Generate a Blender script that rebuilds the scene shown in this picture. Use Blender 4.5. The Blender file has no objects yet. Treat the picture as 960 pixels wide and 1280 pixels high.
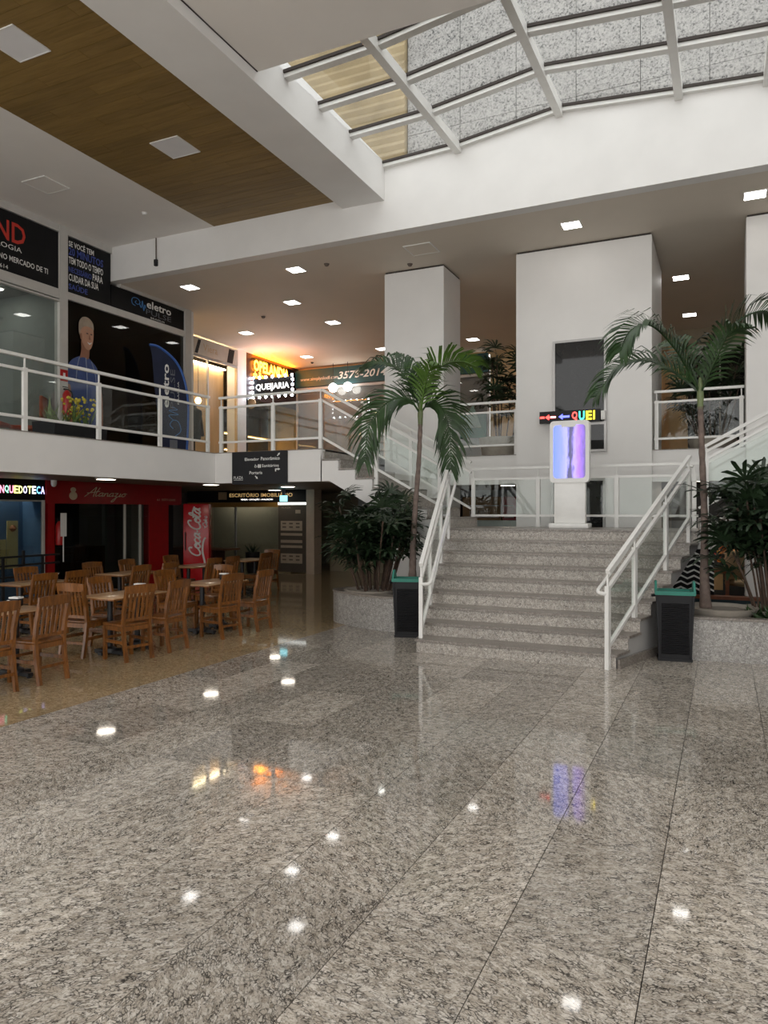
import bpy, bmesh, math, random
from mathutils import Vector, Matrix
random.seed(7)
S = bpy.context.scene
COL = S.collection
PI = math.pi

# ------------------------------------------------------------------ camera
cam = bpy.data.cameras.new('camera')
cam.sensor_fit = 'HORIZONTAL'; cam.sensor_width = 36.0; cam.lens = 912 / 960 * 36.0
cam.clip_start = 0.05; cam.clip_end = 200
camo = bpy.data.objects.new('camera', cam); COL.objects.link(camo)
camo.location = (0, 0, 1.70); camo.rotation_euler = (PI / 2, 0, math.radians(25))
S.camera = camo
# ------------------------------------------------------------------ world, exposure
w = bpy.data.worlds.new('overcast_sky'); S.world = w; w.use_nodes = True
bg = w.node_tree.nodes['Background']
bg.inputs[0].default_value = (1.0, 0.985, 0.96, 1); bg.inputs[1].default_value = 1.0
S.view_settings.view_transform = 'Standard'; S.view_settings.look = 'None'
S.view_settings.gamma = 1; S.view_settings.use_curve_mapping = False
S.view_settings.exposure = 0.98
LAMP = 7.0          # radiance of the square ceiling downlights
LAMP_LOW = 7.0       # round lamps below the mezzanine

# ================================================================== materials
MATS = {}
def nodes(name):
    m = bpy.data.materials.new(name); m.use_nodes = True
    nt = m.node_tree; b = nt.nodes['Principled BSDF']
    return m, nt, b
def setv(b, **k):
    for a, v in k.items():
        n = {'col': 'Base Color', 'rough': 'Roughness', 'metal': 'Metallic', 'spec': 'Specular IOR Level',
             'coat': 'Coat Weight', 'crough': 'Coat Roughness', 'em': 'Emission Color', 'es': 'Emission Strength',
             'trans': 'Transmission Weight', 'alpha': 'Alpha', 'sub': 'Subsurface Weight'}[a]
        if n in ('Base Color', 'Emission Color') and len(v) == 3: v = (*v, 1)
        b.inputs[n].default_value = v
def ramp(nt, stops, interp='LINEAR'):
    r = nt.nodes.new('ShaderNodeValToRGB'); e = r.color_ramp.elements
    r.color_ramp.interpolation = interp
    while len(e) < len(stops): e.new(0.5)
    for i, (p, c) in enumerate(stops):
        e[i].position = p; e[i].color = (*c, 1) if len(c) == 3 else c
    return r
def noise(nt, vec, scale, detail=3, rough=.55, dist=0):
    n = nt.nodes.new('ShaderNodeTexNoise'); n.inputs['Scale'].default_value = scale
    n.inputs['Detail'].default_value = detail; n.inputs['Roughness'].default_value = rough
    n.inputs['Distortion'].default_value = dist
    if vec: nt.links.new(vec, n.inputs['Vector'])
    return n
def mixc(nt, fac, a, b, blend='MIX'):
    m = nt.nodes.new('ShaderNodeMix'); m.data_type = 'RGBA'; m.blend_type = blend
    for i, v in ((0, fac), (6, a), (7, b)):
        if hasattr(v, 'is_linked') or hasattr(v, 'links'): nt.links.new(v, m.inputs[i])
        elif i == 0: m.inputs[0].default_value = v
        else: m.inputs[i].default_value = (*v, 1) if len(v) == 3 else v
    return m.outputs[2]
def bump(nt, b, h, strength=.2, dist=.01):
    bn = nt.nodes.new('ShaderNodeBump'); bn.inputs['Strength'].default_value = strength
    bn.inputs['Distance'].default_value = dist
    nt.links.new(h, bn.inputs['Height']); nt.links.new(bn.outputs[0], b.inputs['Normal'])
def plain(name, col, rough=.5, metal=0, var=.06, scale=6, spec=.5, bmp=0, **k):
    m, nt, b = nodes(name)
    g = nt.nodes.new('ShaderNodeNewGeometry')
    n = noise(nt, g.outputs['Position'], scale, 4)
    lo = tuple(max(0, c * (1 - var)) for c in col); hi = tuple(min(1, c * (1 + var)) for c in col)
    r = ramp(nt, [(.3, lo), (.7, hi)]); nt.links.new(n.outputs[0], r.inputs[0])
    nt.links.new(r.outputs[0], b.inputs['Base Color'])
    setv(b, rough=rough, metal=metal, spec=spec, **k)
    if bmp: bump(nt, b, n.outputs[0], bmp)
    MATS[name] = m; return m
def emit(name, col, strength):
    m, nt, b = nodes(name)
    g = nt.nodes.new('ShaderNodeNewGeometry'); n = noise(nt, g.outputs['Position'], 3, 1)
    r = ramp(nt, [(0, tuple(c * .97 for c in col)), (1, col)]); nt.links.new(n.outputs[0], r.inputs[0])
    nt.links.new(r.outputs[0], b.inputs['Emission Color'])
    setv(b, col=tuple(c * .6 for c in col), es=strength, rough=.4); MATS[name] = m; return m
def glass(name, tint, gloss_tint=(1, 1, 1), ior=1.5, rough=0.0, f0=0.0):
    m = bpy.data.materials.new(name); m.use_nodes = True; nt = m.node_tree; nt.nodes.clear()
    o = nt.nodes.new('ShaderNodeOutputMaterial'); mx = nt.nodes.new('ShaderNodeMixShader')
    t = nt.nodes.new('ShaderNodeBsdfTransparent'); gl = nt.nodes.new('ShaderNodeBsdfGlossy')
    fr = nt.nodes.new('ShaderNodeLayerWeight'); fr.inputs[0].default_value = .5
    pw = nt.nodes.new('ShaderNodeMath'); pw.operation = 'POWER'; pw.inputs[1].default_value = 5.0; nt.links.new(fr.outputs['Facing'], pw.inputs[0])
    f0 = f0 + ((ior - 1) / (ior + 1)) ** 2 * .7
    t.inputs[0].default_value = (*tint, 1); gl.inputs[0].default_value = (*gloss_tint, 1); gl.inputs['Roughness'].default_value = rough
    ad = nt.nodes.new('ShaderNodeMath'); ad.operation = 'MULTIPLY_ADD'; ad.inputs[1].default_value = 1 - f0; ad.inputs[2].default_value = f0
    nt.links.new(pw.outputs[0], ad.inputs[0]); nt.links.new(ad.outputs[0], mx.inputs[0])
    nt.links.new(t.outputs[0], mx.inputs[1]); nt.links.new(gl.outputs[0], mx.inputs[2])
    nt.links.new(mx.outputs[0], o.inputs[0]); MATS[name] = m; return m
def granite(name, cols, scale=1.0, rough=.1, stretch=2.2, lines=.5, per_obj=True, spec=.5, edge=.09, vr2=(.38, .6), tone=.80, fleck=0):
    """speckled granite: pale grains parted by thin dark flowing veins"""
    m, nt, b = nodes(name); L = nt.links
    g = nt.nodes.new('ShaderNodeNewGeometry'); oi = nt.nodes.new('ShaderNodeObjectInfo')
    vec = g.outputs['Position']
    if per_obj:
        sc = nt.nodes.new('ShaderNodeVectorMath'); sc.operation = 'SCALE'; sc.inputs[0].default_value = (37, 19, 11)
        L.new(oi.outputs['Random'], sc.inputs['Scale'])
        ad = nt.nodes.new('ShaderNodeVectorMath'); L.new(vec, ad.inputs[0]); L.new(sc.outputs[0], ad.inputs[1])
        vr = nt.nodes.new('ShaderNodeVectorRotate'); vr.rotation_type = 'Z_AXIS'
        mm = nt.nodes.new('ShaderNodeMath'); mm.operation = 'MULTIPLY'; mm.inputs[1].default_value = 6.3
        L.new(oi.outputs['Random'], mm.inputs[0]); L.new(mm.outputs[0], vr.inputs['Angle']); L.new(ad.outputs[0], vr.inputs['Vector'])
        vec = vr.outputs[0]
    mp = nt.nodes.new('ShaderNodeMapping'); mp.inputs['Scale'].default_value = (scale, scale * stretch, scale); L.new(vec, mp.inputs[0])
    warp = noise(nt, mp.outputs[0], 7, 3)
    wv = nt.nodes.new('ShaderNodeVectorMath'); wv.operation = 'MULTIPLY_ADD'; wv.inputs[1].default_value = (.16, .16, .16)
    L.new(warp.outputs[1], wv.inputs[0]); L.new(mp.outputs[0], wv.inputs[2])
    v = nt.nodes.new('ShaderNodeTexVoronoi'); v.feature = 'DISTANCE_TO_EDGE'; v.inputs['Scale'].default_value = 26
    L.new(wv.outputs[0], v.inputs['Vector'])
    v2 = nt.nodes.new('ShaderNodeTexVoronoi'); v2.inputs['Scale'].default_value = 26; L.new(wv.outputs[0], v2.inputs['Vector'])
    sep = nt.nodes.new('ShaderNodeSeparateColor'); L.new(v2.outputs['Color'], sep.inputs[0])
    grains = ramp(nt, [(0, cols[1]), (.55, cols[0]), (1, cols[2])]); L.new(sep.outputs[0], grains.inputs[0])
    n1 = noise(nt, wv.outputs[0], 60, 3, .7)
    fine = ramp(nt, [(.35, cols[3]), (.52, (1, 1, 1))]); L.new(n1.outputs[0], fine.inputs[0])
    c1 = mixc(nt, .75, grains.outputs[0], fine.outputs[0], 'MULTIPLY')
    edge = ramp(nt, [(.0, (0, 0, 0)), (edge, (1, 1, 1))]); L.new(v.outputs['Distance'], edge.inputs[0])
    n2 = noise(nt, mp.outputs[0], 12, 3)
    em = ramp(nt, [(vr2[0], (0, 0, 0)), (vr2[1], (1, 1, 1))]); L.new(n2.outputs[0], em.inputs[0])
    inv = nt.nodes.new('ShaderNodeMath'); inv.operation = 'SUBTRACT'; inv.inputs[0].default_value = 1; L.new(edge.outputs[0], inv.inputs[1])
    mu = nt.nodes.new('ShaderNodeMath'); mu.operation = 'MULTIPLY'; L.new(inv.outputs[0], mu.inputs[0]); L.new(em.outputs[0], mu.inputs[1])
    mu2 = nt.nodes.new('ShaderNodeMath'); mu2.operation = 'MULTIPLY'; mu2.inputs[1].default_value = lines * 1.7; mu2.use_clamp = True; L.new(mu.outputs[0], mu2.inputs[0])
    c2 = mixc(nt, mu2.outputs[0], c1, cols[4])
    big = noise(nt, vec, 1.3, 2); br = ramp(nt, [(.3, (.86, .86, .86)), (.7, (1, 1, 1))]); L.new(big.outputs[0], br.inputs[0])
    c3 = mixc(nt, 1.0, c2, br.outputs[0], 'MULTIPLY')
    if per_obj:
        pr = ramp(nt, [(0, (tone, tone, tone)), (1, (1, 1, 1))]); L.new(oi.outputs['Random'], pr.inputs[0])
        c3 = mixc(nt, 1.0, c3, pr.outputs[0], 'MULTIPLY')
    if fleck:
        n3 = noise(nt, mp.outputs[0], 48, 2, .6); fk = ramp(nt, [(.60, (0, 0, 0)), (.68, (1, 1, 1))]); L.new(n3.outputs[0], fk.inputs[0])
        fm = nt.nodes.new('ShaderNodeMath'); fm.operation = 'MULTIPLY'; fm.inputs[1].default_value = fleck; L.new(fk.outputs[0], fm.inputs[0])
        c3 = mixc(nt, fm.outputs[0], c3, cols[4])
        rr = ramp(nt, [(.35, (rough, rough, rough)), (.75, (rough * 3, rough * 3, rough * 3))]); L.new(n1.outputs[0], rr.inputs[0]); L.new(rr.outputs[0], b.inputs['Roughness'])
    else: setv(b, rough=rough)
    L.new(c3, b.inputs['Base Color']); setv(b, spec=spec)
    MATS[name] = m; return m
def wood(name, c1, c2, scale=3, rough=.35, axis=(1, 12, 12), coat=0):
    m, nt, b = nodes(name); L = nt.links
    tc = nt.nodes.new('ShaderNodeTexCoord'); mp = nt.nodes.new('ShaderNodeMapping'); mp.inputs['Scale'].default_value = axis
    oi = nt.nodes.new('ShaderNodeObjectInfo'); sc = nt.nodes.new('ShaderNodeVectorMath'); sc.operation = 'SCALE'; sc.inputs[0].default_value = (9, 5, 3)
    L.new(oi.outputs['Random'], sc.inputs['Scale']); L.new(sc.outputs[0], mp.inputs['Location'])
    L.new(tc.outputs['Object'], mp.inputs[0])
    n = noise(nt, mp.outputs[0], scale, 5, .6, .6)
    r = ramp(nt, [(.3, c1), (.7, c2)]); L.new(n.outputs[0], r.inputs[0])
    pr = ramp(nt, [(0, (.8, .8, .8)), (1, (1, 1, 1))]); L.new(oi.outputs['Random'], pr.inputs[0])
    L.new(mixc(nt, 1, r.outputs[0], pr.outputs[0], 'MULTIPLY'), b.inputs['Base Color'])
    setv(b, rough=rough, coat=coat); MATS[name] = m; return m

white = plain('white_paint', (.80, .785, .765), .55, var=.03, scale=1.5)
white_ceil = plain('ceiling_paint', (.84, .80, .755), .7, var=.03, scale=1.0)
cream_ceil = plain('low_ceiling_paint', (.72, .65, .56), .7, var=.03, scale=1.0)
soffit = plain('brown_soffit_paint', (.20, .16, .13), .5, var=.08, scale=2)
steel_w = plain('white_enamel_steel', (.80, .79, .76), .28, var=.03, scale=8)
frame_w = plain('white_shop_frame', (.55, .53, .50), .4, var=.04, scale=6)
grey_wall = plain('grey_wall_paint', (.40, .39, .38), .6, var=.05, scale=2)
dark_gap = plain('dark_shadow_joint', (.05, .04, .035), .8)
floor_g = granite('floor_granite', ((.70, .635, .55), (.52, .46, .385), (.84, .78, .70), (.34, .31, .27), (.045, .04, .036)), 1.45, .028, 1.7, .62, True, .36, .17, (.38, .60), .68, .85)
brown_g = granite('food_court_granite', ((.46, .345, .20), (.34, .245, .135), (.55, .43, .27), (.5, .45, .4), (.06, .045, .03)), 1.6, .06, 1.3, .35, False)
step_g = granite('step_granite', ((.60, .55, .49), (.46, .41, .36), (.70, .66, .60), (.28, .26, .24), (.06, .055, .05)), 2.0, .35, 1.0, .5, True, .5, .14, (.36, .6), .85)
tread_g = granite('tread_granite', ((.36, .32, .28), (.28, .24, .21), (.44, .40, .36), (.35, .32, .3), (.05, .045, .04)), 2.0, .3, 1.0, .4)
plant_g = granite('planter_granite', ((.46, .44, .41), (.36, .34, .32), (.57, .55, .52), (.25, .24, .23), (.06, .06, .06)), 1.8, .3, 1.0, .5, False)
facade_g, _nt, _b = nodes('facade_terrazzo')
_g = _nt.nodes.new('ShaderNodeNewGeometry'); _n = noise(_nt, _g.outputs['Position'], 27, 2, .6)
_r = ramp(_nt, [(.36, (.40, .39, .375)), (.52, (.30, .295, .285)), (.60, (.24, .235, .23)), (.66, (.06, .06, .06))]); _nt.links.new(_n.outputs[0], _r.inputs[0])
_n2 = noise(_nt, _g.outputs['Position'], .6, 3); _r2 = ramp(_nt, [(.3, (.85, .85, .85)), (.7, (1, 1, 1))]); _nt.links.new(_n2.outputs[0], _r2.inputs[0])
_nt.links.new(mixc(_nt, 1, _r.outputs[0], _r2.outputs[0], 'MULTIPLY'), _b.inputs['Base Color']); setv(_b, rough=.8)
corr_m = plain('corrugated_sheet_tan', (.31, .245, .14), .6, var=.3, scale=.8)
chair_w = wood('chair_wood', (.105, .034, .005), (.30, .108, .018), 2.5, .3, (14, 14, 2), .3)
table_w = wood('table_wood', (.42, .24, .11), (.55, .34, .18), 3, .3, (12, 2, 12), .3)
ceil_wood = wood('ceiling_plank_wood', (.20, .120, .030), (.31, .195, .060), 1.6, .5, (.9, 9, 9))
black_m = plain('black_metal', (.012, .012, .014), .35, var=.2)
black_p = plain('black_plastic', (.010, .010, .012), .5, var=.2, spec=.35)
teal_p = plain('teal_plastic', (.015, .19, .14), .4, var=.1)
black_sign = plain('black_sign_panel', (.006, .006, .007), .6, var=.2, spec=.25)
char_sign = plain('charcoal_sign_panel', (.016, .016, .019), .6, var=.1, spec=.3)
red_paint = plain('red_panel', (.30, .004, .006), .35, var=.12)
red_gloss = plain('red_gloss_panel', (.52, .006, .012), .25, var=.06)
teal_sign = plain('teal_sign_panel', (.012, .075, .085), .4, var=.1)
white_ink = plain('white_lettering', (.80, .80, .78), .5, var=.02)
cream_ink = plain('cream_lettering', (.62, .50, .34), .5, var=.05)
red_ink = plain('red_lettering', (.55, .035, .02), .5, var=.05)
blue_ink = plain('blue_lettering', (.045, .075, .33), .5, var=.08)
lblue_ink = plain('light_blue_lettering', (.06, .22, .52), .5, var=.08)
grey_ink = plain('grey_lettering', (.14, .15, .18), .5, var=.08)
tan_ink = plain('tan_lettering', (.45, .32, .18), .5, var=.08)
skin_p = plain('printed_skin', (.50, .27, .175), .5, var=.1)
skin_d = plain('printed_skin_dark', (.30, .135, .08), .5, var=.1)
hair_p = plain('printed_hair', (.36, .29, .22), .5, var=.2)
shirt_p = plain('printed_shirt', (.05, .085, .24), .5, var=.25, scale=3)
shirt_l = plain('printed_seam', (.25, .30, .42), .5)
leaf_m = plain('palm_leaf', (.021, .054, .012), .42, var=.45, scale=5)
leaf_l = plain('young_palm_leaf', (.075, .15, .022), .42, var=.4, scale=5)
fan_m = plain('fan_palm_leaf', (.018, .036, .015), .42, var=.5, scale=6)
stem_m = plain('cane_stem', (.075, .045, .030), .7, var=.4, scale=18)
trunk_m = plain('palm_trunk', (.17, .125, .105), .75, var=.3, scale=14, bmp=.3)
shaft_m = plain('palm_crownshaft', (.15, .19, .08), .5, var=.3, scale=8)
soil_m = plain('soil', (.03, .022, .016), .95, var=.4, scale=25, bmp=.6)
bowl_m = plain('clay_bowl', (.38, .34, .29), .7, var=.12, scale=8)
clear = glass('railing_glass', (.945, .967, .955), (1, 1, 1), 1.5, 0, .0)
sky_glass = glass('skylight_glass', (.95, .965, .97), (1, 1, 1), 1.45)
shop_glass = glass('shop_glass', (.74, .77, .76), (1, 1, 1), 1.5, 0, .01)
dark_glass = glass('dark_shop_glass', (.50, .51, .51), (1, 1, 1), 1.5, 0, .0)
lift_glass = plain('dark_lift_glass', (.012, .013, .014), .03, var=.2)
lamp_m = emit('downlight_panel', (1.0, .97, .92), LAMP)
lamp_low = emit('round_lamp_panel', (1.0, .90, .76), LAMP_LOW)
lamp_off = plain('opal_diffuser_off', (.78, .77, .78), .4, var=.02)
orange_e = emit('orange_neon', (1.0, .33, .02), 11)
bulb_e = emit('white_bulb', (.85, .9, 1.0), 26)
warm_e = emit('warm_shelf_strip', (1.0, .62, .22), 7)
white_e = emit('white_lit_letter', (1.0, .98, .95), 1.6)
globe_e = emit('white_globe', (1.0, .96, .9), 5)
blueglow_e = emit('blue_glow_strip', (.10, .08, 1.0), 2.0)
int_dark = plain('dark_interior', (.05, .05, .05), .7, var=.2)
int_grey = plain('grey_interior', (.22, .24, .23), .7, var=.1)
int_blue = plain('blue_interior_wall', (.07, .15, .28), .7, var=.12)
int_cream = plain('cream_interior', (.62, .44, .24), .6, var=.06)
taupe = plain('taupe_wall', (.36, .31, .22), .6, var=.06)
orange_seat = plain('orange_seat', (.62, .07, .02), .4, var=.1)

# ================================================================== mesh helpers
class MB:
    def __init__(s): s.v = []; s.f = []; s.sm = []
    def add(s, vs, fs, smooth=False):
        n = len(s.v); s.v += [tuple(p) for p in vs]
        for f in fs: s.f.append(tuple(i + n for i in f)); s.sm.append(smooth)
        return s
    def box(s, x0, x1, y0, y1, z0, z1):
        return s.add([(x0, y0, z0), (x1, y0, z0), (x1, y1, z0), (x0, y1, z0), (x0, y0, z1), (x1, y0, z1), (x1, y1, z1), (x0, y1, z1)],
                     [(0, 3, 2, 1), (4, 5, 6, 7), (0, 1, 5, 4), (1, 2, 6, 5), (2, 3, 7, 6), (3, 0, 4, 7)])
    def bbox(s, x0, x1, y0, y1, z0, z1, b):          # chamfered box
        vs = []; 
        bm = bmesh.new(); bmesh.ops.create_cube(bm, size=1)
        for v in bm.verts: v.co = Vector(((x0 + x1) / 2 + v.co.x * (x1 - x0), (y0 + y1) / 2 + v.co.y * (y1 - y0), (z0 + z1) / 2 + v.co.z * (z1 - z0)))
        bmesh.ops.bevel(bm, geom=list(bm.edges), offset=b, segments=2, affect='EDGES', profile=.5)
        bm.verts.index_update()
        s.add([v.co[:] for v in bm.verts], [tuple(v.index for v in f.verts) for f in bm.faces], True); bm.free(); return s
    def prism(s, poly, axis, a, b):                  # polygon in two axes extruded along the third
        n = len(poly); o = {'x': lambda p, t: (t, p[0], p[1]), 'y': lambda p, t: (p[0], t, p[1]), 'z': lambda p, t: (p[0], p[1], t)}[axis]
        vs = [o(p, a) for p in poly] + [o(p, b) for p in poly]
        fs = [tuple(range(n)), tuple(range(2 * n - 1, n - 1, -1))] + [(i, i + n, (i + 1) % n + n, (i + 1) % n) for i in range(n)]
        return s.add(vs, fs)
    def bar(s, a, b, w, h=None, up=(0, 0, 1)):       # rectangular bar from a to b
        h = h or w; a = Vector(a); b = Vector(b); d = (b - a).normalized(); u = Vector(up)
        if abs(d.dot(u)) > .98: u = Vector((0, 1, 0))
        sd = d.cross(u).normalized(); u = sd.cross(d).normalized()
        c = [sd * (i * w / 2) + u * (j * h / 2) for i, j in ((-1, -1), (1, -1), (1, 1), (-1, 1))]
        vs = [a + k for k in c] + [b + k for k in c]
        return s.add(vs, [(3, 2, 1, 0), (4, 5, 6, 7), (0, 1, 5, 4), (1, 2, 6, 5), (2, 3, 7, 6), (3, 0, 4, 7)])
    def tube(s, pts, r, n=8, caps=True):
        pts = [Vector(p) for p in pts]; rs = r if isinstance(r, (list, tuple)) else [r] * len(pts)
        vs = []; fs = []; prev = None
        for i, p in enumerate(pts):
            d = (pts[min(i + 1, len(pts) - 1)] - pts[max(i - 1, 0)]).normalized()
            if prev is None:
                u = Vector((0, 0, 1)) if abs(d.z) < .95 else Vector((1, 0, 0)); sd = d.cross(u).normalized()
            else:
                sd = (prev - d * prev.dot(d)).normalized()
            prev = sd; u = sd.cross(d)
            for k in range(n):
                t = 2 * PI * k / n; vs.append(p + (sd * math.cos(t) + u * math.sin(t)) * rs[i])
        for i in range(len(pts) - 1):
            for k in range(n):
                a = i * n + k; b = i * n + (k + 1) % n; fs.append((a, b, b + n, a + n))
        if caps: fs += [tuple(range(n - 1, -1, -1)), tuple(range((len(pts) - 1) * n, len(pts) * n))]
        return s.add(vs, fs, True)
    def lathe(s, prof, n=24, c=(0, 0, 0)):
        vs = []; fs = []
        for r, z in prof:
            for k in range(n): t = 2 * PI * k / n; vs.append((c[0] + r * math.cos(t), c[1] + r * math.sin(t), c[2] + z))
        for i in range(len(prof) - 1):
            for k in range(n): a = i * n + k; b = i * n + (k + 1) % n; fs.append((a, b, b + n, a + n))
        fs += [tuple(range(n - 1, -1, -1)), tuple(range((len(prof) - 1) * n, len(prof) * n))]
        return s.add(vs, fs, True)
    def plate(s, o, r, u, n, w, h, t):               # box lying on a plane: o = lower-left corner, r/u/n = axes
        o, r, u, n = map(Vector, (o, r, u, n))
        vs = [o, o + r * w, o + r * w + u * h, o + u * h]; vs += [p + n * t for p in vs]
        return s.add(vs, [(3, 2, 1, 0), (4, 5, 6, 7), (0, 1, 5, 4), (1, 2, 6, 5), (2, 3, 7, 6), (3, 0, 4, 7)])
    def shape(s, o, r, u, n, poly, t):               # flat outline with thickness on a plane
        o, r, u, n = map(Vector, (o, r, u, n)); k = len(poly)
        vs = [o + r * p[0] + u * p[1] for p in poly]; vs += [p + n * t for p in vs]
        return s.add(vs, [tuple(range(k - 1, -1, -1)), tuple(range(k, 2 * k))] + [(i, (i + 1) % k, (i + 1) % k + k, i + k) for i in range(k)])
    def mesh(s, name, mat, off=(0, 0, 0)):
        me = bpy.data.meshes.new(name)
        me.from_pydata([(v[0] - off[0], v[1] - off[1], v[2] - off[2]) for v in s.v], [], s.f)
        me.polygons.foreach_set('use_smooth', s.sm); me.materials.append(mat); me.validate(); me.update()
        return me
    def build(s, name, mat, parent=None, **k):       # vertices are given in the scene's own metres
        off = worg(parent); return link(name, s.mesh(name, mat, off), parent)
    def local(s, name, mat, parent=None, loc=(0, 0, 0)):   # vertices are given relative to the parent
        o = link(name, s.mesh(name, mat), parent); o.location = loc; return o
def worg(o):
    p = Vector((0, 0, 0))
    while o is not None: p += o.location; o = o.parent
    return p
def link(name, me, parent=None):
    o = bpy.data.objects.new(name, me); COL.objects.link(o); o.parent = parent
    if me and me.polygons and any(p.use_smooth for p in me.polygons):
        try: me.set_sharp_from_angle(angle=math.radians(42))
        except Exception: pass
    return o
def tag(o, label=None, cat=None, group=None, kind=None):
    if label: o['label'] = label
    if cat: o['category'] = cat
    if group: o['group'] = group
    if kind: o['kind'] = kind
    return o
def thing(name, label, cat, loc=(0, 0, 0), rz=0, group=None, kind=None):
    o = bpy.data.objects.new(name, None); COL.objects.link(o); o.empty_display_size = .1
    o.location = loc; o.rotation_euler = (0, 0, rz); return tag(o, label, cat, group, kind)
def struct(name, mb, mat, label, cat='structure'):
    return tag(mb.build(name, mat), label, cat, None, 'structure')
def copy_tree(o, parent=None):
    c = o.copy(); COL.objects.link(c); c.parent = parent
    for ch in list(o.children): copy_tree(ch, c)
    return c
def smooth(pts, n=6):
    P = [Vector(p) for p in pts]; out = []
    for i in range(len(P) - 1):
        a = P[max(i - 1, 0)]; b = P[i]; c = P[i + 1]; d = P[min(i + 2, len(P) - 1)]
        for k in range(n):
            t = k / n
            out.append(.5 * ((2 * b) + (c - a) * t + (2 * a - 5 * b + 4 * c - d) * t * t + (3 * b - a - 3 * c + d) * t ** 3))
    out.append(P[-1]); return out
# planes: facing +X (left side) and facing -Y (back)
FX = (Vector((0, 1, 0)), Vector((0, 0, 1)), Vector((1, 0, 0)))
FY = (Vector((1, 0, 0)), Vector((0, 0, 1)), Vector((0, -1, 0)))
def panel_of(t):
    for c in t.children:
        if c.name.split('.')[0] in ('panel', 'sign_band', 'housing', 'cloth', 'shirt'): return c
    return t
def txt(body, o, fr, wd, ht, mat, parent, name='lettering', shear=0, bold=0, thick=.004, rot=0):
    """lettering fitted to wd x ht, lower left corner at o on the plane fr"""
    cu = bpy.data.curves.new('t', 'FONT'); cu.body = body; cu.size = 1; cu.shear = shear; cu.offset = bold; cu.resolution_u = 2
    ob = bpy.data.objects.new('t', cu); COL.objects.link(ob)
    dg = bpy.context.evaluated_depsgraph_get(); dg.update()
    me = bpy.data.meshes.new_from_object(ob.evaluated_get(dg), preserve_all_data_layers=False, depsgraph=dg)
    bpy.data.objects.remove(ob); bpy.data.curves.remove(cu)
    vs = [v.co.copy() for v in me.vertices]; fs = [tuple(p.vertices) for p in me.polygons]; bpy.data.meshes.remove(me)
    x0 = min(v.x for v in vs); x1 = max(v.x for v in vs); y0 = min(v.y for v in vs); y1 = max(v.y for v in vs)
    r, u, n = fr; o = Vector(o); mb = MB(); out = []
    for v in vs:
        a = (v.x - x0) / (x1 - x0); b = (v.y - y0) / (y1 - y0)
        if rot: a, b = 1 - b, a          # reading upwards
        out.append(o + r * a * wd + u * b * ht + n * thick)
    mb.add(out, fs)
    return mb.build(name, mat, panel_of(parent))
def strokes(polys, o, fr, sx, sy, rad, mat, parent, name='lettering', n=5, shear=0, rot=0, dz=.006):
    r, u, nn = fr; o = Vector(o); mb = MB()
    for pl in polys:
        pts = []
        for p in smooth([(a, b, 0) for a, b in pl], 5):
            a = (p.x + p.y * shear) * sx; b = p.y * sy
            if rot: a, b = -b, a
            pts.append(o + r * a + u * b + nn * dz)
        mb.tube(pts, rad, n)
    return mb.build(name, mat, panel_of(parent))

# ================================================================== the setting
Zm, Zs, Zlow, Zu, ZL, RIS = 2.76, 2.22, 6.47, 7.165, 1.45, 1.45 / 9
XB, YB = -8.38, 10.72          # mezzanine edges
XW = -11.5                     # upstairs shop fronts
# ---- floor
fl = struct('floor', MB().box(-18, 12, -4, 24, -.30, -.025), plain('screed', (.09, .085, .08), .8), 'polished speckled granite floor of the mall hall', 'floor')
MB().box(-18, -5.18, -4, 24, -.02, 0).build('food_court_paving', brown_g, fl)
tile = None; TX, TY = .545, 1.05
cnt = 0
for i in range(-9, 8):
    xa = -.27 + TX * i
    for j in range(-1, 12):
        ya = .78 + TY * j
        x0 = max(xa, -5.175); x1 = xa + TX - .004
        if x1 - x0 < .05: continue
        xm, ym = (x0 + x1) / 2, ya + TY / 2
        # keep to what the photograph can see, nearest first
        if ym > 8.7 and -3.9 < xm < -.3: continue
        dep = -math.sin(math.radians(25)) * xm + math.cos(math.radians(25)) * ym
        lat = math.cos(math.radians(25)) * xm + math.sin(math.radians(25)) * ym
        if dep < .6 or abs(lat) > dep * .53 + 1.3: continue
        if x1 - x0 > TX - .02:
            if tile is None: tile = MB().box(-TX / 2 + .002, TX / 2 - .002, -TY / 2 + .002, TY / 2 - .002, -.02, 0).mesh('floor_slab', floor_g)
            o = link('floor_slab', tile, fl); o.location = (xa + TX / 2, ym, 0)
        else:
            MB().box(x0, x1, ya + .002, ya + TY - .002, -.02, 0).build('floor_slab', floor_g, fl)
        cnt += 1
MB().box(-5.175, 12, 14.42, 24, -.02, 0).build('rear_paving', floor_g, fl)

# ---- mezzanine slab with its white fascia
mz = thing('floor_mezzanine', 'white fronted mezzanine floor slab around the hall', 'mezzanine', (0, 0, 0), 0, None, 'structure')
MB().box(-16, XB - .12, 0, YB + .12, 2.32, Zm).box(-16, -6.16, YB + .12, 21, 2.32, Zm).box(-6.16, 10, 13.47, 21, 2.32, Zm).build('slab', soffit, mz)
MB().box(XB - .12, XB, 0, YB, Zs, Zm).build('fascia', white, mz)
MB().box(XB - .12, -6.16, YB, YB + .12, Zs, Zm).build('fascia', white, mz)
MB().box(-6.28, -6.16, YB + .12, 13.47, Zs, Zm).build('fascia', white, mz)
MB().box(-6.16, 10, 13.35, 13.47, Zs, Zm).build('fascia', white, mz)
MB().box(XB - .14, XB + .012, 0, YB - .012, Zm, Zm + .012).box(XB - .14, -6.16, YB - .012, YB + .14, Zm, Zm + .012).box(-6.16, 10, 13.338, 13.49, Zm, Zm + .012).build('edge_strip', tread_g, mz)

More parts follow.
